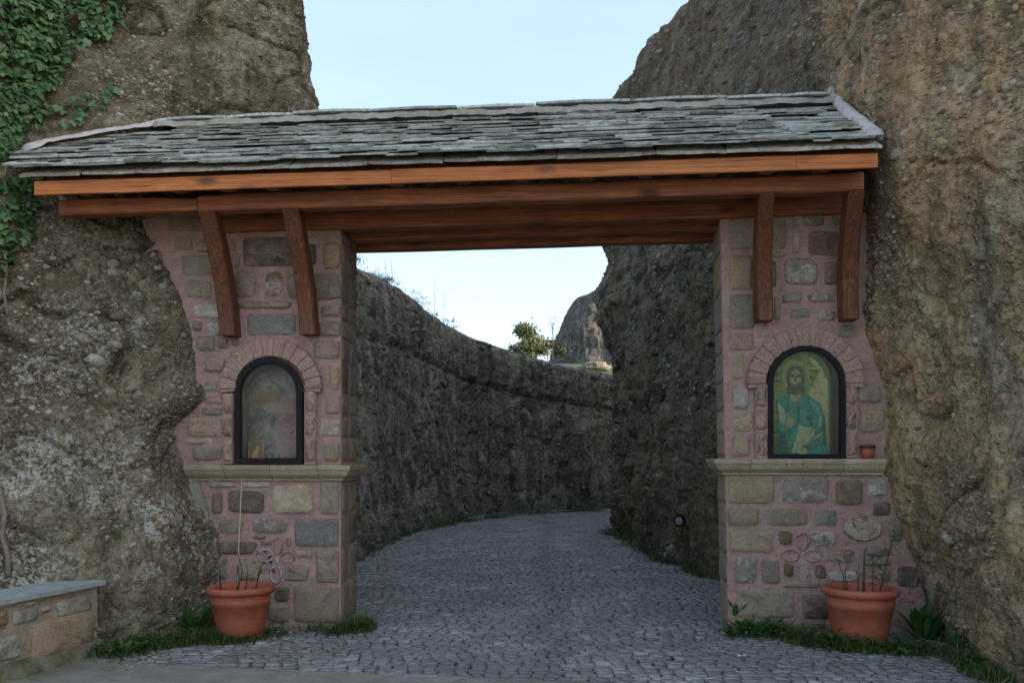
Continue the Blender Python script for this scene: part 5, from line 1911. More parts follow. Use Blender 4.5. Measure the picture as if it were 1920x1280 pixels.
slab_bed("flashing_mortar", [on_slope(ULL, t, .13) for ULL, t in ((ud(45, -.45), .36), (ud(70, -.35), .47), (ud(120, -.2), .56), (ud(170, -.05), .66), (ud(215, .05), .74), (ud(262, .15), .83), (ud(288, .25), .92), (ULR + .04, 1.0))], .085, .06, M_MAUVE, 4)
slab_bed("flashing_mortar", [on_slope(UR0 - .03, .04), on_slope(lerp(UR0, URR, .40) - .03, .25), on_slope(lerp(UR0, URR, .66) - .03, .5), on_slope(lerp(UR0, URR, .86) - .02, .75), (URR + .01, .30, 4.91), (URR - .02, .34, 4.97)], .062, .06, M_MAUVE, 5)
slab_bed("ridge_mortar", [(ULR - .02, .36, 4.815), (lerp(ULR, URR, .3), .36, 4.82), (lerp(ULR, URR, .6), .36, 4.815), (URR, .36, 4.81)], .21, .115, M_RIDGEM, 6)
# ridge slabs
def ridge_slab(pxa, pxb, z, d0, d1, th):
    ua, ub_ = pu(pxa, 215, .3)[0], pu(pxb, 205, .3)[0]
    v = []
    for u, e in ((ua, 0), (lerp(ua, ub_, .5), 1), (ub_, 0)):
        j = RND.uniform(-.01, .01)
        v += [Vector(rl(u, d0 + j - .02 * e, z - .014)), Vector(rl(u, d1, z)), Vector(rl(u, d1, z + th)), Vector(rl(u, d0 + j - .02 * e, z + th - .014))]
    f = [(i * 4 + k, i * 4 + (k + 1) % 4, (i + 1) * 4 + (k + 1) % 4, (i + 1) * 4 + k) for i in range(2) for k in range(4)] + [(0, 1, 2, 3), (8, 9, 10, 11)]
    ctr = sum(v, Vector()) / len(v)
    me = pymesh("ridge_slab", [p - ctr for p in v], f)
    fix_normals(me)
    o = link("ridge_slab", me, M_RIDGE, roof)
    o.location = ctr


for i, (a, b) in enumerate(((320, 430), (432, 552), (555, 700), (702, 858), (860, 1003), (1005, 1180), (1182, 1358), (1360, 1460), (1462, 1548))):
    ridge_slab(a, b, 4.885 + (0.012 if i in (2, 3, 5, 6) else 0.0), .20, .50, .022)
for a, b in ((335, 492), (1010, 1190), (1240, 1420)):
    ua = pu(a, 225, .25)[0]
    ub_ = pu(b, 220, .25)[0]
    v = []
    o = slab("ridge_slab", (ua + ub_) / 2, SLOPE - .16, ub_ - ua, .17, .02, [M_RIDGE, M_RIDGE], lift=.075, tilt=.0)
# rear slope slates, joined (not seen from the road side)
def rear_slates():
    mb = MB()
    for r in range(9):
        t = r / 9
        d, z = lerp(1.60, .42, t), lerp(3.96, 4.79, t)
        u = ULR - .2
        while u < URR:
            w_ = RND.uniform(.25, .6)
            mb.box(rl(u, d - .28, z + .0), rl(u + w_ - .01, d, z + .03))
            u += w_
    o = mb.obj("rear_slates", M_SLATE, roof)
    o["kind"] = "stuff"


rear_slates()


# curved braces
def brace(px_top, px_foot, py_foot, wd=0.145, bow=0.09, footd=-.005):
    uf, zf = pu(px_foot, py_foot, -.1)
    ut = pu(px_top, 385, -.5)[0]
    zt = PZ0 + TILT * ut
    n = 12
    v, f = [], []
    for i in range(n + 1):
        t = i / n
        z = zf + (zt - zf) * t
        d = -.095 - (0.50 - .095 - .01) * (t ** 1.75)
        u = uf + (ut - uf) * t
        dep = .085 * (1 - .0 * t)
        hw = wd / 2 * RND.uniform(.97, 1.03)
        c = .012
        for x, y in ((-hw + c, -dep), (hw - c, -dep), (hw, -dep + c), (hw, dep), (-hw, dep), (-hw, -dep + c)):
            v.append(Vector((u + x - RO.x, d + y + RND.uniform(-.003, .003) - RO.y, z - RO.z)))
    for i in range(n):
        for k in range(6):
            f.append((i * 6 + k, i * 6 + (k + 1) % 6, (i + 1) * 6 + (k + 1) % 6, (i + 1) * 6 + k))
    f += [tuple(range(6)), tuple(n * 6 + k for k in range(6))]
    ctr = sum(v, Vector()) / len(v)
    me = pymesh("brace", [p - ctr for p in v], f)
    fix_normals(me)
    o = link("brace", me, W_BRACE, roof)
    o.location = ctr


brace(392, 431, 630)
brace(548, 580, 628)
brace(1435, 1433, 602, .135)
brace(1602, 1592, 600, .135)


# ------------------------------------------------------------------ low garden wall on the left
def garden_wall():
    A = Vector((-3.80, 5.1, 0)); B = Vector((-3.34, 6.87, 0))
    t = (B - A).normalized()
    nrm = Vector((t.y, -t.x, 0))
    root = thing("garden_wall", A, "low rubble garden wall capped with blue grey slab", "wall", math.atan2(t.y, t.x))
    Ln = (B - A).length
    mb = MB()
    hz = .535
    mb.box((0, 0, -.1), (Ln, .34, hz))
    mb.obj("mortar_body", M_BEIGE, root)
    # mossy foot
    mb = MB()
    v, f = [], []
    n = 26
    for i in range(n + 1):
        x = Ln * i / n
        j = RND.uniform(-.012, .012)
        v += [(x, .01, .12 + j), (x, -.05 + j, .10 + j), (x, -.10 + j, .03), (x, -.12 + j, -.08)]
    for i in range(n):
        for k in range(3):
            f.append((i * 4 + k, i * 4 + k + 1, i * 4 + 5 + k, i * 4 + 4 + k))
    mb.add(v, f)
    mb.obj("mossy_footing", plain_noise("mossy_concrete", (0.07, 0.085, 0.03), (0.22, 0.20, 0.15), 7, .95, .6), root, True)
    # cap slabs
    x = -.05
    k = 0
    for ln in (.62, .62, Ln + .04 - 1.19):
        mb = MB()
        e = .006
        x1 = x + ln - e
        pts = []
        m = 8
        for q in range(m + 1):
            pts.append((x + (x1 - x) * q / m, -.055 + RND.uniform(-.006, .006)))
        pts += [(x1, .36), (x, .36)]
        n2 = len(pts)
        mb.add([(a, b, hz + .001) for a, b in pts] + [(a, b, hz + .037) for a, b in pts], [tuple(range(n2)), tuple(range(2 * n2 - 1, n2 - 1, -1))] + [(q, (q + 1) % n2, n2 + (q + 1) % n2, n2 + q) for q in range(n2)])
        mb.obj("cap_slab", plain_noise("blue_slab", (0.26, 0.30, 0.30), (0.37, 0.41, 0.40), 9, .7, .3) if k == 0 else bpy.data.materials["blue_slab"], root)
        x += ln
        k += 1
    for zb, kind, sq in (((570, 420, 905, 600), 'green', .45), ((130, 530, 370, 680), 'green', .45), ((320, 600, 925, 1000), 'tan', .5), ((-60, 810, 205, 1050), 'green', .35),
                         ((300, 680, 470, 830), 'green', .4), ((400, 505, 510, 560), 'white', .4), ((-160, 560, 60, 720), 'tan', .5), ((245, 445, 350, 500), 'white', .4), ((-300, 700, -90, 900), 'green', .5)):
        x0, y0, x1, y1 = ZW(zb)
        p = raypl(x0, (y0 + y1) / 2, A, nrm)
        q = raypl(x1, (y0 + y1) / 2, A, nrm)
        c = raypl((x0 + x1) / 2, (y0 + y1) / 2, A, nrm)
        sx = (q - p).length
        h = (y1 - y0) / FPX * c.y
        me = stone_mesh(sx, h, sq, .024 if kind != 'tan' else .04)
        fix_normals(me)
        o = link("stone", me, S[kind], root)
        o.location = ((c - A).dot(t), 0.002, c.z)
    # soil between wall and rock
    mb = MB()
    mb.add([(-.2, .33, hz - .02), (Ln + .1, .33, hz - .02), (Ln + .1, 1.5, hz + .05), (-.2, 1.5, hz + .05)], [(0, 1, 2, 3)])
    mb.obj("soil_bed", M_SOIL, root)
    fp = A + t * (Ln - .62) - nrm * .10
    return fp, hz + .037


FP, FZ = garden_wall()


def flower():
    p, q = raypl(87, 1083, (0, 0, FZ), Vector((0, 0, 1))), None
    root = thing("fallen_flower", (p.x, p.y, FZ), "tiny yellow flower head lying on the blue grey wall cap", "flower")
    mb = MB()
    for k in range(6):
        a = k * math.pi / 3
        c, s_ = math.cos(a), math.sin(a)
        mb.add([(0, 0, .008), (.012 * c - .008 * s_, .012 * s_ + .008 * c, .014), (.026 * c, .026 * s_, .02), (.012 * c + .008 * s_, .012 * s_ - .008 * c, .014)], [(0, 1, 2, 3)])
    mb.obj("petals", M_FLOWER, root)
    mb = MB()
    mb.lathe([(0, .004), (.009, .006), (.008, .016), (0, .019)], 8)
    mb.obj("flower_centre", M_DRY, root)


flower()


# ------------------------------------------------------------------ pots
def pot(name, label, loc, R_, H_, group=None):
    root = thing(name, loc, label, "flower pot", RND.uniform(0, 3), group)
    k = R_ / .31
    H0 = H_
    mb = MB()
    mb.lathe([(0, 0), (.185 * k, 0), (.195 * k, .012), (.232 * k, H_ * .35), (.262 * k, H_ * .66), (.266 * k, H_ * .665), (.272 * k, H_ * .755), (.267 * k, H_ * .765), (.274 * k, H_ * .86), (.255 * k, H_ * .86), (.245 * k, H_ * .5), (0, H_ * .5)], 40)
    mb.obj("pot_body", M_TERRA, root, True)
    mb = MB()
    mb.lathe([(.262 * k, H_ * .86), (.285 * k, H_ * .862), (.304 * k, H_ * .885), (.310 * k, H_ * .93), (.304 * k, H_ * .985), (.29 * k, H_), (.27 * k, H_ * .985), (.258 * k, H_ * .93), (.256 * k, H_ * .8)], 40)
    mb.obj("rim", M_TERRA, root, True)
    mb = MB()
    v, f = [(0, 0, H_ * .84)], []
    n = 20
    for r in (.5, 1):
        for q in range(n):
            a = 2 * math.pi * q / n
            v.append((.256 * k * r * math.cos(a), .256 * k * r * math.sin(a), H_ * .82 + RND.uniform(-.012, .012)))
    f = [(0, 1 + q, 1 + (q + 1) % n) for q in range(n)] + [(1 + q, 1 + n + q, 1 + n + (q + 1) % n, 1 + (q + 1) % n) for q in range(n)]
    mb.add(v, f)
    mb.obj("soil", M_SOIL, root, True)
    return root


def gpos(px, py):
    p = raypl(px, py, (0, 0, 0), Vector((0, 0, 1)))
    return p


def leaf_blade(v, f, base, tip, width, fold=0.15, n=4, up=None):
    """one pointed leaf as a folded strip"""
    base, tip = Vector(base), Vector(tip)
    d = tip - base
    s_ = d.cross(up if up is not None else Vector((0, 0, 1)))
    if s_.length < 1e-5:
        s_ = Vector((1, 0, 0))
    s_.normalize()
    nrm = s_.cross(d).normalized()
    o = len(v)
    ln = d.length
    for i in range(n + 1):
        t = i / n
        wd = width * math.sin(math.pi * min(.97, .12 + .88 * t)) if i < n else 0.0
        droop = -0.22 * ln * t * t
        c = base + d * t + Vector((0, 0, droop))
        v.append(c + s_ * wd + nrm * (fold * wd))
        v.append(c)
        v.append(c - s_ * wd + nrm * (fold * wd))
    for i in range(n):
        a = o + i * 3
        f.append((a, a + 1, a + 4, a + 3))
        f.append((a + 1, a + 2, a + 5, a + 4))


pl = gpos(449, 1197)
pl = Vector((pl.x - .0, pl.y + .04, 0))
potl = pot("terracotta_pot", "terracotta pot with a tall cane at the left pier's foot", pl, .288, .455)
pr = gpos(1611, 1211)
pr = Vector((pr.x + .03, pr.y + .06, 0))
potr = pot("terracotta_pot", "terracotta pot with green sprigs at the right pier's foot", pr, .312, .485)


def twigs(root, spec, mat=M_TWIG, name="stem"):
    for pts, r in spec:
        mb = MB()
        n = len(pts)
        mb.tube(pts, [r * (1 - .5 * i / (n - 1)) for i in range(n)], 6)
        mb.obj(name, mat, root, True)


potl.rotation_euler.z = 0
potr.rotation_euler.z = 0
H_ = .385
twigs(potl, [([(-.03, 0, H_), (-.032, .01, .5), (-.025, .0, .62)], .011), ([(-.03, -.02, H_), (.02, -.02, .58), (-.01, -.03, .70), (-.02, -.04, .73)], .006),
             ([(-.18, .02, H_), (-.19, .02, .56), (-.185, .0, .62)], .008), ([(.03, .02, H_), (.06, .0, .55), (.05, -.02, .65)], .006), ([(.12, 0, H_), (.16, -.02, .55), (.20, -.05, .66), (.27, -.06, .72)], .006),
             ([(.15, -.02, .55), (.22, -.03, .6), (.26, -.04, .58)], .005)])
twigs(potl, [([(-.03, .0, H_), (-.025, .02, .8), (-.012, .06, 1.36)], .008)], M_CANE, "cane")
mb = MB()
for k in range(26):
    c = Vector((RND.uniform(.12, .30), RND.uniform(-.09, -.02), RND.uniform(.57, .76)))
    a = RND.uniform(0, 6.28)
    lv, lf = [], []
    leaf_blade(lv, lf, c, c + Vector((math.cos(a) * .045, math.sin(a) * .03, RND.uniform(-.03, .03))), .014, n=3)
    mb.add(lv, lf)
o = mb.obj("withered_leaves", M_REDLEAF, potl)
o["kind"] = "stuff"
H_ = .41
twigs(potr, [([(-.12, 0, H_), (-.14, .0, .58), (-.19, .0, .72)], .006), ([(-.09, .02, H_), (-.12, .02, .6), (-.1, .0, .68)], .006), ([(.03, .0, H_), (.035, .0, .68), (.04, .0, .80)], .010), ([(-.03, -.05, H_), (-.05, -.06, .62), (-.02, -.08, .7)], .005), ([(.13, .05, H_), (.13, .05, .72)], .005), ([(.16, .0, H_), (.24, .0, .75), (.31, .02, .95)], .006)])


def npleaf_obj(name, leaves, mat, parent=None, seed=1):
    """leaves: list of (base, tip, width)"""
    v, f, tint = [], [], []
    rs = random.Random(seed)
    for b, t, w_ in leaves:
        n0 = len(v)
        leaf_blade(v, f, b, t, w_, n=4)
        tint += [rs.random()] * (len(v) - n0)
    return link(name, npmesh(name, np.array([tuple(p) for p in v]), np.array(f), True, np.array(tint)), mat, parent)


lv = []
for k in range(46):
    c = Vector((RND.uniform(.08, .2), RND.uniform(-.08, .1), RND.uniform(.47, .72)))
    a = RND.uniform(0, 6.28)
    lv.append((c, c + Vector((math.cos(a) * .05, math.sin(a) * .05, RND.uniform(.0, .04))), .011))
for k in range(60):
    t_ = RND.random()
    c = Vector((.2 + .11 * t_ + RND.uniform(-.06, .06), RND.uniform(-.05, .05), .68 + .28 * t_ + RND.uniform(-.04, .04)))
    a = RND.uniform(0, 6.28)
    lv.append((c, c + Vector((math.cos(a) * .05, math.sin(a) * .05, RND.uniform(-.02, .03))), .008))
o = npleaf_obj("sprig_leaves", lv, M_WEED, potr, 3)
o["kind"] = "stuff"

# little pot on the right ledge
us_, zs_ = pu(1628, 858, -.06)
sp = thing("small_pot", G(us_, -.045, led_zr + .001), "little terracotta pot standing on the ledge right of the icon", "flower pot")
mb = MB()
mb.lathe([(0, 0), (.046, 0), (.060, .095), (.057, .095), (.05, .07), (0, .07)], 24)
mb.obj("pot_body", M_TERRA, sp, True)
mb = MB()
mb.lathe([(.058, .095), (.066, .096), (.068, .118), (.064, .124), (.058, .122), (.056, .095)], 24)
mb.obj("rim", plain_noise("dark_rim", (0.05, 0.03, 0.025), (0.09, 0.05, 0.04), 30, .7), sp, True)


# ------------------------------------------------------------------ lamps in the rock
def wall_lamp(px, py, grid, r, label):
    p, n = grid.at(px, py)
    n = Vector((n.x, n.y, n.z * .3)).normalized()
    if n.dot(p - Vector((0, 0, EYE))) > 0:
        n = -n
    n = (n * .55 + (Vector((0, 0, EYE)) - p).normalized() * .45).normalized()
    root = thing("wall_lamp", p + n * .05, label, "lamp", 0, "round bulkhead lamps fixed to the passage rock")
    root.rotation_euler = n.to_track_quat('Z', 'Y').to_euler()
    mb = MB()
    mb.lathe([(0, -.12), (r, -.12), (r, .03), (r * .95, .045), (r * .72, .045), (r * .70, .03), (0, .03)], 20)
    mb.obj("housing", M_BLACK, root, True)
    mb = MB()
    mb.lathe([(r * .70, .030), (r * .6, .040), (r * .35, .046), (0, .048)], 18)
    mb.obj("glass", M_LAMPGLASS, root, True)


wall_lamp(1275, 980, GR, .085, "round black lamp low on the dark rock just left of the right pier")
wall_lamp(912, 918, GW, .085, "small pale lamp on the far rock wall left of its twin")
wall_lamp(1100, 910, GW, .10, "small pale lamp on the far rock wall near the road's bend")


# ------------------------------------------------------------------ ivy on the left cliff
def in_poly(px, py, poly):
    poly = np.array(poly, dtype=float)
    ins = np.zeros(px.shape, bool)
    j = len(poly) - 1
    for i in range(len(poly)):
        xi, yi = poly[i]
        xj, yj = poly[j]
        c = ((yi > py) != (yj > py)) & (px < (xj - xi) * (py - yi) / (yj - yi + 1e-9) + xi)
        ins ^= c
        j = i
    return ins


def ivy():
    rs = np.random.RandomState(17)
    P, N = GL.flat()
    a, b = proj(P)
    front = np.sum((P - np.array([0, 0, EYE])) * N, 1) < 0
    wob = 26 * fbm(P, 2.4, 3, 2.2)
    a2, b2 = a + wob, b + 20 * fbm(P, 2.1, 3, 7.7)
    zones = [([(-60, -60), (238, -60), (220, 40), (190, 72), (150, 100), (118, 150), (80, 185), (50, 225), (34, 250), (-60, 262)], 1350),
             ([(-60, 240), (36, 250), (30, 290), (10, 300), (-60, 310)], 90), ([(125, 190), (190, 170), (205, 190), (150, 235), (105, 240), (60, 235), (55, 205)], 60),
             ([(185, 160), (205, 140), (212, 165), (195, 180)], 8), ([(-60, 330), (62, 335), (76, 370), (62, 410), (36, 470), (22, 510), (-60, 520)], 170)]
    pick = []
    for poly, n in zones:
        ids = np.nonzero(front & in_poly(a2, b2, poly))[0]
        if len(ids):
            pick += list(rs.choice(ids, min(n, len(ids)), replace=False))
    pick = np.array(pick)
    # leaf outline: five lobes
    ol = [(0, 0), (.22, -.12), (.42, .05), (.36, .22), (.58, .42), (.28, .50), (.22, .74), (0, 1.0), (-.22, .74), (-.28, .50), (-.58, .42), (-.36, .22), (-.42, .05), (-.22, -.12)]
    base = np.array([(x, y - .1, -.10 * abs(x) - .12 * (y - .4) ** 2) for x, y in ol] + [(0, .32, .04)])
    fl = np.array([(i, (i + 1) % 14, 14) for i in range(14)])
    root_p, _ = GL.at(10, 1000)
    stems = MB()

    def vine(pts, r):
        q = []
        for x, y in pts:
            p, n = GL.at(x, y)
            q.append(p + n * (r * .7))
        stems.tube(q, [r * (1 - .35 * i / len(q)) for i in range(len(q))], 6)
    vine([(18, 1075), (22, 1040), (10, 1000), (14, 960), (4, 920), (-6, 880), (-20, 840)], .024)
    vine([(20, 590), (14, 545), (16, 500), (14, 460), (20, 420), (12, 380)], .012)
    vine([(14, 360), (16, 330), (20, 300), (30, 250), (40, 200), (30, 140), (20, 60), (30, 0)], .012)
    vine([(34, 250), (28, 215), (6, 185), (-10, 160)], .008)
    vine([(345, 0), (341, 20), (343, 45), (338, 62)], .004)
    vine([(372, 0), (366, 18), (368, 36)], .004)
    root = stems.obj("ivy", M_VINE, None, True)
    tag(root, "green ivy climbing and trailing over the left cliff", "ivy")
    mats_ = []
    for i in pick:
        n = Vector(N[i])
        p = Vector(P[i]) + n * rs.uniform(.02, .085)
        nn = (n + Vector((rs.normal(0, .28), rs.normal(0, .28), .35 + rs.normal(0, .22)))).normalized()
        down = Vector((rs.normal(0, .35), rs.normal(0, .2), -1))
        ydir = (down - nn * down.dot(nn)).normalized()
        xdir = ydir.cross(nn)
        s_ = rs.uniform(.035, .10)
        mats_.append((p, xdir * s_, ydir * s_, nn * s_))
    A_, B_ = proj(np.array([m[0][:] for m in mats_]))
    size = np.array([m[1].length / m[0].y for m in mats_]) * ((A_ > 0) & (A_ < 1920) & (B_ > 0))
    depth = np.array([(m[0] - Vector(P[i])).length for m, i in zip(mats_, pick)])
    order = np.argsort(-(size * (.6 + depth * 5)))
    bigs = set(order[:300].tolist())
    variants = []
    for k in range(4):
        vv = base + np.random.RandomState(k).normal(0, .03, base.shape)
        variants.append(npmesh("leaf", vv, fl, True))
        variants[-1].materials.append(M_IVY)
    rest = []
    for k, (p, x, y, n) in enumerate(mats_):
        M4 = Matrix(((x.x, y.x, n.x, p.x), (x.y, y.y, n.y, p.y), (x.z, y.z, n.z, p.z), (0, 0, 0, 1)))
        if k in bigs:
            o = bpy.data.objects.new("leaf", variants[k % 4])
            COL.objects.link(o)
            o.parent = root
            o.matrix_local = M4
        else:
            R3 = np.array([x[:], y[:], n[:]])
            rest.append(base @ R3 + np.array(p[:]))
    if rest:
        V = np.concatenate(rest)
        F = (fl[None] + (np.arange(len(rest)) * 15)[:, None, None]).reshape(-1, 3)
        o = link("leaves", npmesh("leaves", V, F, True, np.repeat(rs.rand(len(rest)), 15)), M_IVYS, root)
        o["kind"] = "stuff"


ivy()


# ------------------------------------------------------------------ grass and weeds
def grass(name, pts, n, hmin, hmax, spread, mat, label, seed, zfun=None, lean=1.0, wid=.0035):
    """blades scattered along a polyline on the ground (world x, y)"""
    rs = np.random.RandomState(seed)
    pts = np.array(pts, dtype=float)
    if pts.shape[1] == 2:
        pts = np.concatenate([pts, np.zeros((len(pts), 1))], 1)
    seg = np.linalg.norm(np.diff(pts, axis=0), axis=1)
    cum = np.concatenate([[0], np.cumsum(seg)])
    clumps = max(6, int(cum[-1] / .12))
    ct = rs.rand(clumps) * cum[-1]
    cw = rs.rand(clumps) ** 2.5 + .04
    ci = rs.choice(clumps, n, p=cw / cw.sum())
    ch_ = .45 + .75 * rs.rand(clumps)
    cxy = rs.normal(0, spread, (clumps, 2))
    t = ct[ci] + rs.normal(0, .07, n)
    t = np.clip(t, 0, cum[-1])
    B = np.stack([np.interp(t, cum, pts[:, k]) for k in range(3)], 1)
    B[:, :2] += cxy[ci] + rs.normal(0, spread * .8, (n, 2))
    h = rs.uniform(hmin, hmax, n) * (0.5 + rs.rand(n)) * ch_[ci]
    ang = rs.rand(n) * 6.283
    ln = rs.rand(n) * lean
    d = np.stack([np.cos(ang) * ln, np.sin(ang) * ln, np.ones(n)], 1)
    side = np.stack([-np.sin(ang + rs.normal(0, .8, n)), np.cos(ang), np.zeros(n)], 1)
    wv = wid * rs.uniform(.7, 1.5, n)[:, None]
    V = np.zeros((n, 5, 3))
    V[:, 0] = B - side * wv
    V[:, 1] = B + side * wv
    midp = B + d * (h * .55)[:, None]
    V[:, 2] = midp + side * wv * .8
    V[:, 3] = midp - side * wv * .8
    tip = B + d * h[:, None] * np.array([1.5, 1.5, .93])
    V[:, 4] = tip
    F = np.concatenate([np.array([[0, 1, 2], [0, 2, 3], [3, 2, 4]])[None] + (np.arange(n) * 5)[:, None, None]]).reshape(-1, 3)
    o = link(name, npmesh(name, V.reshape(-1, 3), F, False, np.repeat(rs.rand(n), 5)), mat)
    return tag(o, label, "grass", None, "stuff")


def gp(*pp):
    return [tuple(gpos(x, y)[:2]) for x, y in pp]


grass("grass", gp((195, 1232), (260, 1222), (320, 1212), (380, 1200), (440, 1206), (520, 1196), (570, 1188)), 5200, .04, .11, .07, M_GRASS, "grass along the foot of the left cliff and pot", 1)
grass("grass", gp((575, 1186), (640, 1186), (668, 1180), (690, 1160)), 2600, .04, .11, .05, M_GRASS, "grass tuft at the left pier's inner corner", 2)
grass("grass", gp((672, 1044), (710, 1014), (760, 998), (830, 983), (920, 970), (1020, 961), (1120, 957)), 6500, .05, .17, .14, M_GRASS, "grass fringe below the far rock wall", 3)
grass("grass", gp((1150, 1000), (1185, 1012), (1230, 1035), (1280, 1058), (1345, 1082)), 5200, .05, .18, .13, M_GRASS, "grass fringe below the passage rock left of the right pier", 4)
grass("grass", gp((1350, 1186), (1400, 1190), (1470, 1192), (1540, 1206), (1620, 1222), (1690, 1222), (1760, 1216), (1800, 1236), (1860, 1262), (1925, 1290)), 8200, .04, .13, .08, M_GRASS, "grass along the foot of the right pier and cliff", 5)


def undergrowth(pts, n, spread, label, seed):
    rs = np.random.RandomState(seed)
    pts = np.array(pts, dtype=float)
    seg = np.linalg.norm(np.diff(pts, axis=0), axis=1)
    cum = np.concatenate([[0], np.cumsum(seg)])
    cl = rs.rand(26) * cum[-1]
    off = rs.normal(0, spread, (26, 2))
    hh = rs.uniform(.02, .09, 26)
    lv = []
    for k in range(n):
        i = rs.randint(26)
        t = min(max(cl[i] + rs.normal(0, .07), 0), cum[-1])
        x = np.interp(t, cum, pts[:, 0]) + off[i, 0] + rs.normal(0, .035)
        y = np.interp(t, cum, pts[:, 1]) + off[i, 1] + rs.normal(0, .035)
        z = abs(rs.normal(0, 1)) * hh[i] * .7 + .008
        a = rs.rand() * 6.283
        l_ = rs.uniform(.025, .07)
        lv.append((Vector((x, y, z)), Vector((x + math.cos(a) * l_, y + math.sin(a) * l_, z + rs.uniform(.0, .045))), l_ * rs.uniform(.2, .38)))
    o = npleaf_obj("undergrowth", lv, M_WEED, None, seed)
    tag(o, label, "undergrowth", None, "stuff")


undergrowth(gp((200, 1230), (300, 1212), (390, 1200), (520, 1192)), 700, .07, "low leafy weeds among the grass below the left cliff", 1)
undergrowth(gp((1360, 1188), (1450, 1190), (1560, 1208), (1680, 1222), (1780, 1225), (1900, 1285)), 1300, .08, "low leafy weeds among the grass below the right pier and cliff", 2)
undergrowth(gp((1155, 1002), (1230, 1035), (1345, 1082)), 500, .12, "low leafy weeds below the passage rock", 3)


def leafy(name, label, px, py, n, ln, wd, spread_, seed, upright=.6, group=None):
    p = gpos(px, py)
    root = thing(name, (p.x, p.y, 0), label, "weed", 0, group)
    rs = random.Random(seed)
    for k in range(n):
        a = rs.uniform(0, 6.283)
        r = rs.uniform(0, spread_)
        b = Vector((r * math.cos(a), r * math.sin(a), rs.uniform(.0, ln * .22)))
        l_ = ln * rs.uniform(.6, 1.1)
        e = upright * rs.uniform(.5, 1.3)
        tip = b + Vector((math.cos(a) * l_ * (1 - e * .6), math.sin(a) * l_ * (1 - e * .6), l_ * e))
        c = (b + tip) / 2
        v, f = [], []
        leaf_blade(v, f, b - c, tip - c, wd * rs.uniform(.7, 1.2), n=4)
        me = npmesh("leaf", np.array([q[:] for q in v]), np.array(f), True, np.full(len(v), rs.random()))
        o = link("leaf", me, M_WEED, root)
        o.location = c
    mb = MB()
    mb.tube([(0, 0, -.02), (.005, 0, ln * .4), (.0, .005, ln * .8)], [.007, .005, .003], 5)
    mb.obj("stem", M_WEED, root, True)
    return root


leafy("weed_plant", "broad leaved weed standing against the cliff beside the left pot", 366, 1192, 26, .27, .036, .07, 1, 1.0)
leafy("weed_plant", "low sprawling green weed at the right pier's inner corner", 1412, 1188, 60, .22, .034, .20, 2, .62)
leafy("weed_plant", "two upright pale leaves beside the right pier's inner corner", 1378, 1178, 5, .30, .028, .03, 3, 1.1)
leafy("weed_plant", "long bladed green weed at the foot of the right cliff", 1806, 1228, 36, .30, .015, .09, 4, .8)
leafy("weed_plant", "dark leafy weed between the right pot and the cliff", 1735, 1198, 44, .32, .028, .14, 5, .9)
leafy("weed_plant", "small weed spilling in front of the right pot", 1556, 1214, 44, .15, .018, .18, 6, .6)
leafy("weed_plant", "leafy weed in the corner between low wall and left cliff", 230, 1228, 36, .14, .018, .14, 7, .6)

# grass on the rim of the far rock wall
P_, N_ = GW.flat()
rim = GW.P[190 - 2]
sel = (rim[:, 1] > 13) & (rim[:, 1] < 24) & (rim[:, 0] < 0)
rimpts = [tuple(q) for q in (rim[sel] + np.array([0, 0, .02]))[::6]]
grass("grass", rimpts, 1300, .04, .11, .10, M_DRYGRASS, "dry grass on the rim of the far rock wall", 9, lean=.35, wid=.005)


def stalks():
    for x, y0, y1, lab_ in ((733, 512, 478, "taller of two dry stalks on the rock wall's rim nearest the left pier"), (722, 505, 486, "shorter of two dry stalks on the rock wall's rim nearest the left pier"),
                            (814, 568, 512, "tallest dry stalk on the rock wall's rim, halfway down the slope"), (832, 575, 530, "lower dry stalk on the rim just right of the tallest one")):
        j = int(np.argmin((proj(rim)[0] - x) ** 2))
        p = Vector(rim[j])
        h = (y0 - y1) / FPX * p.y + .25
        root = thing("dry_stalk", p, lab_, "plant", 0, "dry stalks on the rock wall's rim")
        mb = MB()
        mb.tube([(0, 0, -.1), (.02, 0, h * .5), (-.02 if x < 800 else .03, 0, h)], [.006, .005, .003], 5)
        mb.obj("stem", M_DRY, root, True)
        mb = MB()
        lv, lf = [], []
        for k in range(7):
            t = .35 + .09 * k
            a = k * 2.4
            b = Vector((.01, 0, h * t))
            leaf_blade(lv, lf, b, b + Vector((math.cos(a) * .09, math.sin(a) * .09, .05)), .006, n=3)
        mb.add(lv, lf)
        mb.obj("seed_leaves", M_DRY, root)


stalks()


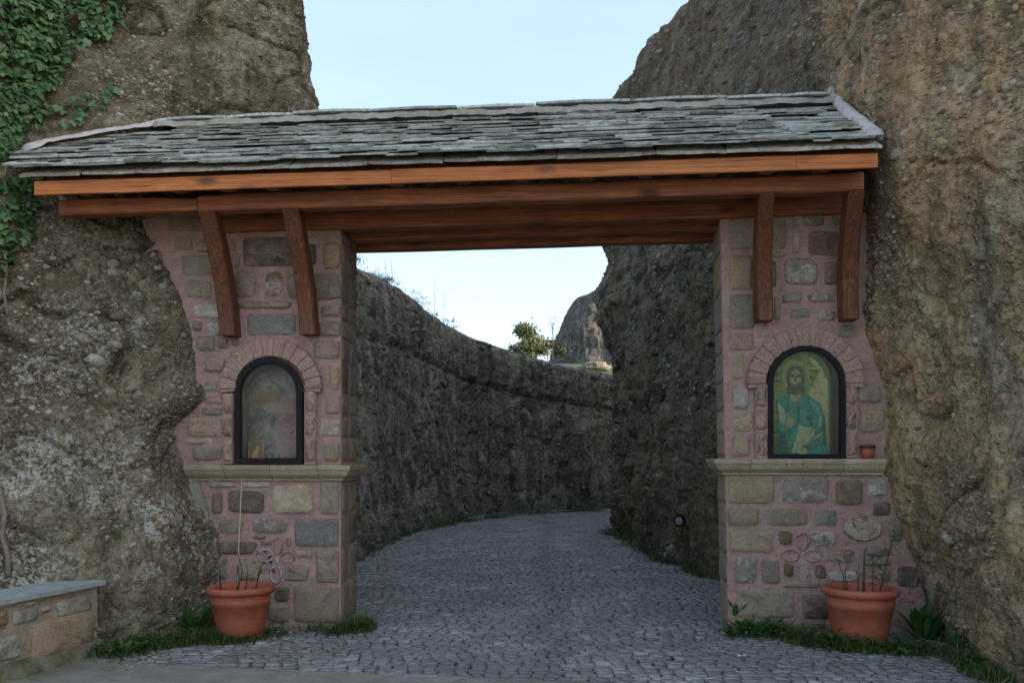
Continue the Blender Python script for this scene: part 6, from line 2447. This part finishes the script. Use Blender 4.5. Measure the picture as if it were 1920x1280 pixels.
# ------------------------------------------------------------------ trees and boulder on the hillside
def tree(name, label, px, Y, py_base, hgt, wid, n, mat, seed, sparse=False, cat="tree"):
    rs = np.random.RandomState(seed)
    x = (px - 960) / FPX * Y
    z0 = EYE + (860 - py_base) / FPX * Y
    root = thing(name, (x, Y, z0), label, cat)
    mb = MB()
    r0 = hgt * (.028 if not sparse else .011)
    mb.tube([(0, 0, -1.0), (0, 0, 0), (.03 * hgt, 0, hgt * .35), (0, 0, hgt * .75)], [r0 * 1.3, r0, r0 * .7, r0 * .25], 7)
    cl = []
    for k in range(9 if not sparse else 14):
        a = rs.rand() * 6.283
        e = rs.uniform(.3, .95)
        rr = wid * .5 * rs.uniform(.35, .95) * (1.15 - abs(e - .5))
        q = np.array([math.cos(a) * rr, math.sin(a) * rr, hgt * e])
        cl.append(q)
        mb.tube([(0, 0, hgt * max(.1, e - .3)), tuple(q * np.array([.5, .5, 1]) - np.array([0, 0, .08 * hgt])), tuple(q)], [r0 * .45, r0 * .3, r0 * .1], 5)
    mb.obj("trunk", M_BARK, root, True)
    V, F, T = [], [], []
    for k in range(n):
        c = cl[rs.randint(len(cl))]
        sg = wid * (.11 if not sparse else .05)
        p = c + rs.normal(0, 1, 3) * np.array([sg, sg, sg * .7])
        s_ = wid * (.045 if not sparse else .02) * rs.uniform(.6, 1.4)
        n1 = rs.normal(0, 1, 3); n1 /= np.linalg.norm(n1)
        n2 = np.cross(n1, rs.normal(0, 1, 3)); n2 /= np.linalg.norm(n2)
        o = len(V)
        V += [p - n1 * s_, p + n2 * s_ * .6, p + n1 * s_, p - n2 * s_ * .6]
        F.append((o, o + 1, o + 2, o + 3))
        T += [rs.rand()] * 4
    link("crown", npmesh("crown", np.array(V), np.array(F), False, np.array(T)), mat, root)["kind"] = "stuff"
    return root


tree("small_tree", "rounded olive tree beside the far hill above the rock wall", 1004, 70, 690, 3.6, 3.0, 3800, M_CROWN, 3)
tree("bare_tree", "thin feathery tree between the olive tree and the far hill", 1036, 76, 660, 3.3, 1.3, 380, M_CROWN2, 4, True)
tree("dark_bush", "low dark bush left of the olive tree on the hillside", 968, 60, 668, .9, 1.5, 900, M_CROWN2, 5, cat="bush")
tree("dark_bush", "dark spreading bush at the foot of the far hill", 1026, 84, 672, 1.6, 3.2, 1500, M_CROWN2, 6, cat="bush")


def boulder(px, Y, py, r, label, seed):
    x = (px - 960) / FPX * Y
    z0 = EYE + (860 - py) / FPX * Y
    bm = bmesh.new()
    bmesh.ops.create_icosphere(bm, subdivisions=4, radius=1.0)
    V = np.array([q.co[:] for q in bm.verts])
    d = 1 + .45 * fbm(V, 1.3, 4, seed) + .16 * fbm(V, 4, 3, seed, ridged=True)
    for q, k in zip(bm.verts, d):
        q.co = q.co * float(k) * r
        q.co.z *= .55
        q.co.x *= 1.25
    me = bpy.data.meshes.new("boulder")
    bm.to_mesh(me)
    bm.free()
    me.polygons.foreach_set("use_smooth", [True] * len(me.polygons))
    o = link("boulder", me, rock_mat("rock_pale", (0.14, 0.12, 0.09), (0.22, 0.185, 0.14), (0.29, 0.245, 0.185), [(0.12, .10, .08), (.25, .22, .175)], (.4, .4, .4), 0, 0, peb_scale=3))
    o.location = (x, Y, z0)
    tag(o, label, "boulder")


boulder(1116, 58, 690, .8, "pale sunlit boulder on the slope below the far hill", 4)

# litter on the paving
def scraps():
    p = gpos(1391, 1232)
    o = thing("paper_scrap", (p.x, p.y, .012), "crumpled white paper scrap on the cobbles near the right pot", "litter")
    mb = MB()
    mb.add([(-.03, -.015, .0), (.0, -.02, .012), (.03, -.012, .004), (.028, .015, .012), (0, .02, .002), (-.03, .014, .012)], [(0, 1, 4, 5), (1, 2, 3, 4)])
    mb.obj("sheet", M_PAPER, o)
    p = gpos(405, 1203)
    o = thing("fallen_leaf", (p.x, p.y, .03), "curled dry brown leaf on the grass before the left pot", "leaf")
    v, f = [], []
    leaf_blade(v, f, (-.06, 0, 0), (.06, -.02, .03), .028, .5, 5)
    mb = MB(); mb.add(v, f); mb.obj("leaf_blade", M_DRY, o)
    rs = np.random.RandomState(2)
    V, F = [], []
    n = 0
    for k in range(70):
        x, y = rs.uniform(190, 330), 0
        yy = 1250 - (x - 190) * .06 + rs.normal(0, 6)
        q = gpos(x, yy)
        s_ = rs.uniform(.004, .014)
        V.append(IV * s_ * rs.uniform(.6, 1.3, (1, 3)) + np.array([q.x, q.y, .006]))
        F.append(IF + n * len(IV))
        n += 1
    o = link("gravel", npmesh("gravel", np.concatenate(V), np.concatenate(F), False, np.repeat(rs.rand(n), len(IV))), P_RIGHT)
    tag(o, "loose pale gravel at the corner of the concrete apron", "gravel", None, "stuff")


scraps()
# the added, unseen rock that keeps sun off the passage wall
tag(link("cliff", GB.mesh("cliff"), M_PASS), "unseen rock added by the road bend to block the sun", None, None, "structure")
